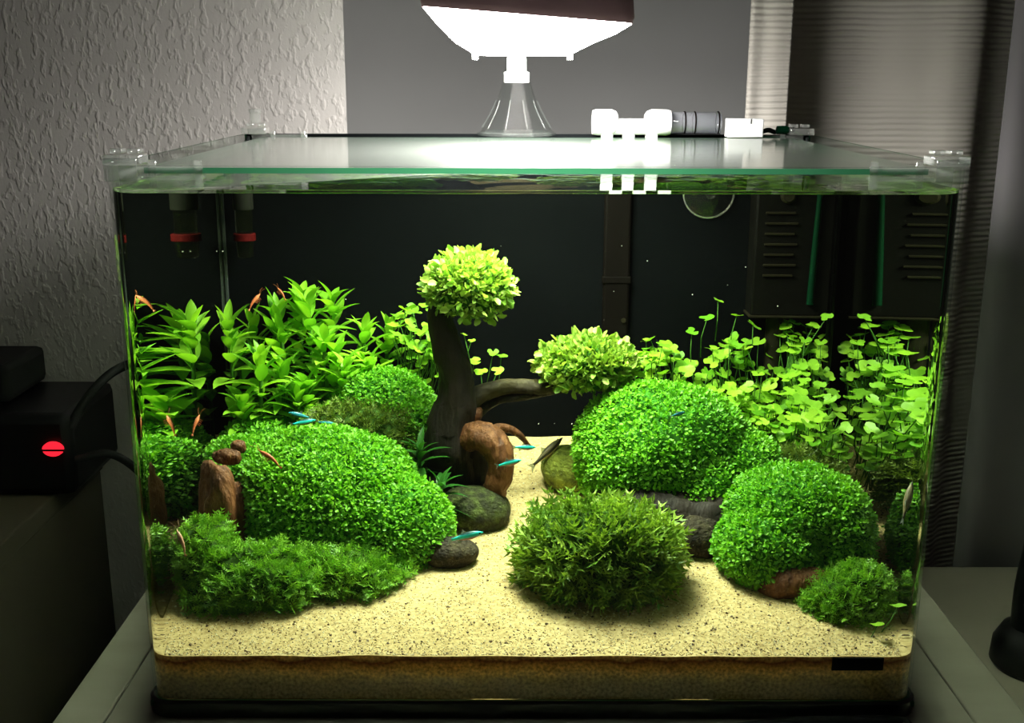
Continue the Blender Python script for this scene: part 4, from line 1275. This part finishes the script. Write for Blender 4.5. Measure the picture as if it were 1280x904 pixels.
def clover_plant(label, leaves, root, group='clover-leaved plants at the back', name='clover_plant'):
    """leaves: list of (x, y, z, size)"""
    x0_, y0_ = root
    z0_ = float(sand_z(x0_, y0_)) - 0.002
    t = empty(name, (x0_, y0_, z0_), label, 'aquatic plant', group)
    m = MB()
    rr = random.Random(len(leaves))
    for (x, y, z, s) in leaves:
        p = Vector((x - x0_, y - y0_, z - z0_))
        bx_, by_ = (x - x0_) * 0.75 + rr.uniform(-0.008, 0.008), (y - y0_) * 0.75 + rr.uniform(0.0, 0.006)
        bx_ = min(max(bx_, -0.2195 - x0_), 0.2195 - x0_); by_ = min(by_, 0.315 - y0_)
        bz_ = min(p.z - 0.016, max(float(sand_z(bx_ + x0_, by_ + y0_)) - z0_, p.z - 0.03))
        m.tube([(bx_, by_, bz_), ((bx_ + p.x) / 2 + rr.uniform(-.002, .002), (by_ + p.y) / 2, (bz_ + p.z) / 2), tuple(p)], [0.0004, 0.00035, 0.0003], 5)
        nrm = Vector((rr.gauss(0, 0.36), rr.gauss(-0.28, 0.34), 1)).normalized()
        a = rr.uniform(0, 6.28)
        d = Vector((math.cos(a), math.sin(a), 0)); d = (d - nrm * d.dot(nrm)).normalized(); xx = d.cross(nrm)
        mt = Matrix((xx * s, d * s, nrm * s)).transposed().to_4x4(); mt.translation = p
        o = bpy.data.objects.new('leaf', CLOV); link(o, t); o.matrix_local = mt
    m.build('stalks', M['stalk'], t, True, auto=False)
    return t

def cloud(n, xr, yr, top, low, seed, size=(0.0092, 0.0132), mind=0.0052):
    rr = random.Random(seed); out = []; tries = 0
    while len(out) < n and tries < n * 60:
        tries += 1
        x = rr.uniform(*xr); y = rr.uniform(*yr)
        z = low(x, y) + (top(x, y) - low(x, y)) * rr.random() ** 0.8
        if all((x - a) ** 2 + (y - b) ** 2 + (z - c) ** 2 > mind ** 2 for a, b, c, _ in out):
            out.append((x, y, z, rr.uniform(*size)))
    return out
topR = lambda x, y: 0.141 + 0.30 * (y - 0.27) + 0.10 * (x - 0.10) + 0.006 * math.sin(x * 140) + (0.020 if y > 0.27 else 0)
lowR = lambda x, y: max(0.095, topR(x, y) - 0.070)
clover_plant('clover-leaved plant spreading behind the wide bonsai crown', cloud(44, (0.078, 0.118), (0.262, 0.310), lambda x, y: 0.166 + 0.01 * math.sin(x * 150), lambda x, y: 0.13, 1), (0.100, 0.290))
clover_plant('clover-leaved plant rising over the big right mound', cloud(115, (0.115, 0.160), (0.235, 0.308), topR, lowR, 2), (0.140, 0.275))
clover_plant('dense clover-leaved plant below the louvred filter', cloud(135, (0.155, 0.195), (0.215, 0.308), topR, lowR, 3), (0.176, 0.268))
clover_plant('dense clover-leaved plant along the right side pane', cloud(140, (0.186, 0.2170), (0.185, 0.308), lambda x, y: topR(x, y) + 0.003, lowR, 4), (0.203, 0.250))
clover_plant('tall thin clover-leaved plant standing above the right bushes', [(0.1366, 0.29, 0.2005, 0.0085), (0.1285, 0.285, 0.188, 0.012), (0.150, 0.287, 0.190, 0.010), (0.161, 0.280, 0.184, 0.013), (0.118, 0.285, 0.178, 0.010), (0.205, 0.285, 0.183, 0.012), (0.211, 0.27, 0.192, 0.010)], (0.145, 0.292))
clover_plant('clover-leaved plant between lance-leaved bush and bonsai trunk', cloud(60, (-0.100, -0.060), (0.265, 0.308), lambda x, y: 0.188 + 0.010 * math.sin(x * 120), lambda x, y: 0.135, 6), (-0.082, 0.285))
clover_plant('sparse clover-leaved plant peeking out right of the bonsai trunk', [(-0.0395, 0.28, 0.156, 0.012), (-0.035, 0.285, 0.147, 0.011), (-0.020, 0.29, 0.158, 0.011), (-0.026, 0.29, 0.161, 0.009), (-0.0225, 0.285, 0.148, 0.010), (-0.068, 0.27, 0.196, 0.012), (-0.074, 0.272, 0.199, 0.010), (-0.0465, 0.27, 0.178, 0.006), (-0.041, 0.272, 0.173, 0.006)], (-0.050, 0.292))
clover_plant('low yellow-green clover leaf at the foot of front right moss', [(0.2035, 0.022, 0.0455, 0.0100)], (0.204, 0.030), group=None, name='loose_clover')
clover_plant('upper yellow-green clover leaf between front right moss and pane', [(0.2150, 0.024, 0.0570, 0.0105)], (0.213, 0.034), group=None, name='loose_clover')

# ================================================================== FISH AND SHRIMPS
def fish_mat(name, stops, rough=0.3, metal=0.2):
    m, nt, out = new_mat(name)
    tc = nd(nt, 'TexCoord')
    sx = nd(nt, 'SeparateXYZ'); lk(nt, tc.outputs['Generated'], sx.inputs[0])
    r = ramp(nt, stops)
    lk(nt, sx.outputs['Z'], r.inputs[0])
    p = nd(nt, 'BsdfPrincipled'); p.inputs['Roughness'].default_value = rough; p.inputs['Metallic'].default_value = metal
    lk(nt, r.outputs[0], p.inputs['Base Color']); lk(nt, p.outputs[0], out.inputs[0])
    return m
M['neon'] = fish_mat('neon tetra skin', [(0.0, (0.25, 0.05, 0.04)), (0.30, (0.20, 0.10, 0.10)), (0.40, (0.01, 0.50, 0.48)), (0.72, (0.03, 0.72, 0.70)), (0.82, (0.015, 0.10, 0.12)), (1.0, (0.01, 0.035, 0.035))])
M['neonblue'] = fish_mat('blue tetra skin', [(0.0, (0.03, 0.05, 0.08)), (0.40, (0.02, 0.10, 0.14)), (0.55, (0.02, 0.30, 0.40)), (0.75, (0.03, 0.26, 0.34)), (1.0, (0.01, 0.03, 0.04))])
M['oto'] = fish_mat('brown striped skin', [(0.0, (0.55, 0.45, 0.28)), (0.36, (0.48, 0.38, 0.22)), (0.42, (0.03, 0.025, 0.015)), (0.66, (0.035, 0.03, 0.018)), (0.74, (0.22, 0.17, 0.08)), (1.0, (0.10, 0.08, 0.035))], 0.5, 0)
M['fin'] = thin_glass('fin membrane', (0.8, 0.85, 0.8), 0.04, rough=0.3, haze=0.35, haze_col=(0.35, 0.4, 0.35), power=4)
M['eye'] = plain('fish eye', (0.005, 0.005, 0.006), 0.15)
M['shrimp'] = noisy('red shrimp shell', [(0.3, (0.42, 0.08, 0.025)), (0.7, (0.62, 0.20, 0.08))], scale=400, rough=0.4)
M['shrimp_pale'] = noisy('pink shrimp shell', [(0.3, (0.50, 0.22, 0.14)), (0.7, (0.66, 0.38, 0.26))], scale=400, rough=0.4)

def fish(name, label, p, L, heading, pitch, mat, group, hgt=0.115, wid=0.075, bank=0.0, fins=True, sweep=0.0):
    """heading: angle of nose in plan (0 = +x), pitch up"""
    t = empty(name, p, label, 'fish', group)
    t.rotation_euler = (bank, -pitch, heading)
    t.rotation_mode = 'XYZ'
    n, seg = 14, 14
    V = []; F = []
    prof = [0.05, 0.30, 0.55, 0.75, 0.89, 0.97, 1.0, 0.98, 0.92, 0.82, 0.69, 0.54, 0.41, 0.33, 0.36]
    for i in range(seg + 1):
        u = i / seg
        x = 0.5 - 0.86 * u
        for k in range(n):
            a = 2 * math.pi * k / n
            V.append((x * L, (sweep * (u - 0.3) ** 2 * (1 if u > 0.3 else 0) + wid * prof[i] * math.cos(a) * (1 - 0.5 * max(0, u - 0.6))) * L, hgt * prof[i] * math.sin(a) * L))
    F = [(i * n + k, i * n + (k + 1) % n, (i + 1) * n + (k + 1) % n, (i + 1) * n + k) for i in range(seg) for k in range(n)]
    m = MB(); m.add(V, F); m.f += [tuple(reversed(range(n))), tuple(seg * n + k for k in range(n))]; m.mi += [0, 0]
    m.build('body', mat, t, True, auto=False)
    sw = sweep * 0.49
    def fin(nm, pts, y=0.0):
        m = MB(); th = 0.004
        k = len(pts)
        vs = [(a * L, (y - th) * L, b * L) for a, b in pts] + [(a * L, (y + th) * L, b * L) for a, b in pts]
        m.add(vs, [tuple(range(k)), tuple(reversed(range(k, 2 * k)))] + [(i, k + i, k + (i + 1) % k, (i + 1) % k) for i in range(k)])
        m.build(nm, M['fin'], t, False)
    if fins:
        fin('tail_fin', [(-0.34, 0.03), (-0.50, 0.115), (-0.44, 0.0), (-0.50, -0.115), (-0.34, -0.03)], sw)
        fin('dorsal_fin', [(0.06, hgt * 0.95), (-0.02, hgt + 0.10), (-0.09, hgt * 0.80)])
        fin('anal_fin', [(-0.08, -hgt * 0.85), (-0.20, -hgt - 0.05), (-0.22, -hgt * 0.5)])
    for sgn in (-1, 1):
        m = MB(); m.lathe([(0.004 * L, -0.008 * L), (0.022 * L, -0.004 * L), (0.022 * L, 0.004 * L), (0.004 * L, 0.008 * L)], (0.40 * L, sgn * wid * 0.62 * L, 0.015 * L), 'Y', 10)
        m.build('eye', M['eye'], t)
    return t
GN = 'turquoise striped tetras'
fish('neon_tetra', 'turquoise neon tetra above the small flat dark stone', (-0.0413, 0.085, 0.0815), 0.0235, 0.1, 0.22, M['neon'], GN)
fish('neon_tetra', 'turquoise neon tetra just right of the brown root arch', (-0.0042, 0.170, 0.1184), 0.0165, 0.2, -0.05, M['neon'], GN)
fish('neon_tetra', 'turquoise neon tetra crossing the foot of the brown root', (-0.0145, 0.150, 0.1125), 0.0185, -0.2, 0.30, M['neon'], GN)
fish('neon_tetra', 'dark turquoise tetra over left mound, upper of the crossing pair', (-0.1508, 0.162, 0.1425), 0.0165, 3.5, 0.32, M['neonblue'], GN)
fish('neon_tetra', 'bright turquoise tetra over left mound, lower of the crossing pair', (-0.1478, 0.150, 0.1405), 0.0180, 0.4, 0.10, M['neon'], GN)
fish('neon_tetra', 'dull blue tetra half hidden behind the left mound top', (-0.1372, 0.185, 0.1320), 0.0130, 0.2, -0.15, M['neonblue'], GN)
fish('neon_tetra', 'dark blue tetra in front of the big right mound', (0.0920, 0.125, 0.1520), 0.0120, 0.5, 0.15, M['neonblue'], GN)
fish('sucker_catfish', 'brown striped catfish resting on sand by the algae green stone', (0.0120, 0.226, 0.1000), 0.034, 0.55, 0.62, M['oto'], 'brown striped catfish', 0.095, 0.085)
fish('sucker_catfish', 'brown striped catfish clinging upright to the right side pane', (0.2160, 0.030, 0.1205), 0.027, 1.0, 1.10, M['oto'], 'brown striped catfish', 0.09, 0.09)

def shrimp(label, p, L, heading, pitch, mat):
    t = empty('shrimp', p, label, 'shrimp', 'red dwarf shrimps')
    t.rotation_euler = (0, -pitch, heading)
    V = []; seg = 12; n = 10
    prof = [0.02, 0.045, 0.075, 0.095, 0.10, 0.098, 0.092, 0.085, 0.076, 0.066, 0.055, 0.042, 0.025]
    m = MB()
    pts = []; rad = []
    for i in range(seg + 1):
        u = i / seg
        pts.append((L * (0.5 - 0.95 * u), 0, L * (0.04 - 0.16 * max(0, u - 0.45) ** 2 * 3.0)))
        rad.append(L * prof[i] * (1.0 if i < 5 or i % 2 else 0.90))
    m.tube(pts, rad, n, flat=0.75)
    m.build('body', mat, t, True, auto=False)
    e = pts[-1]
    m = MB()
    for a in (-0.5, 0.0, 0.5):
        b = (e[0] - L * 0.14 * math.cos(a), e[1] + L * 0.14 * math.sin(a), e[2] - L * 0.02)
        m.tube([e, ((e[0] + b[0]) / 2, (e[1] + b[1]) / 2, e[2]), b], [L * 0.012, L * 0.035, L * 0.012], 6, flat=0.35)
    m.build('tail_fan', mat, t)
    for sgn in (-1, 1):
        m = MB(); m.tube(catmull([(L * 0.48, sgn * L * 0.02, L * 0.05), (L * 0.65, sgn * L * 0.10, L * 0.14), (L * 0.85, sgn * L * 0.2, L * 0.10)], 4), L * 0.005, 5)
        m.build('antenna', mat, t)
    for k in range(4):
        for sgn in (-1, 1):
            x = L * (0.28 - 0.09 * k)
            m = MB(); m.tube([(x, sgn * L * 0.05, -L * 0.03), (x + L * 0.03, sgn * L * 0.11, -L * 0.09), (x, sgn * L * 0.12, -L * 0.17)], L * 0.009, 5)
            m.build('leg', mat, t)
    return t
shrimp('orange red shrimp beside the left pane above the stump', (-0.2165, 0.150, 0.1395), 0.0140, 1.0, 0.85, M['shrimp'])
shrimp('orange red shrimp on the front slope of the left mound', (-0.1632, 0.108, 0.1270), 0.0165, 2.9, 0.50, M['shrimp'])
shrimp('red shrimp swimming at the left of the lance-leaved bush', (-0.1920, 0.255, 0.2050), 0.0135, 0.5, 0.75, M['shrimp'])
shrimp('red shrimp on the top leaves of the lance-leaved bush', (-0.1739, 0.262, 0.2095), 0.0100, 2.6, 0.75, M['shrimp'])
shrimp('pale pink shrimp on the left end of the front moss bank', (-0.2115, 0.060, 0.0860), 0.0160, 2.5, 1.05, M['shrimp_pale'])

# drifting white flecks
fl = []
for (x, y, z) in [(0.0655, 0.28, 0.2415), (0.0830, 0.27, 0.232), (0.152, 0.27, 0.228), (-0.02, 0.26, 0.2435), (-0.215, 0.25, 0.241), (-0.211, 0.25, 0.241), (0.118, 0.29, 0.205), (0.02, 0.306, 0.103), (0.008, 0.303, 0.1035), (0.033, 0.305, 0.103), (-0.13, 0.27, 0.204), (0.06, 0.27, 0.21), (0.14, 0.27, 0.215), (0.176, 0.27, 0.20)]:
    fl.append((x, y, z))
P = np.array(fl); nF = len(P)
V, F = scatter(oc_v, oc_f, P, rng.normal(size=(nF, 3)), rng.normal(size=(nF, 3)), rng.uniform(0.0003, 0.0007, nF))
o = link(bpy.data.objects.new('drifting_flecks', arr_mesh('drifting_flecks', V, F, M['fleck'])))
tag(o, 'tiny white flecks drifting in front of the black back pane', 'flecks', kind='stuff')
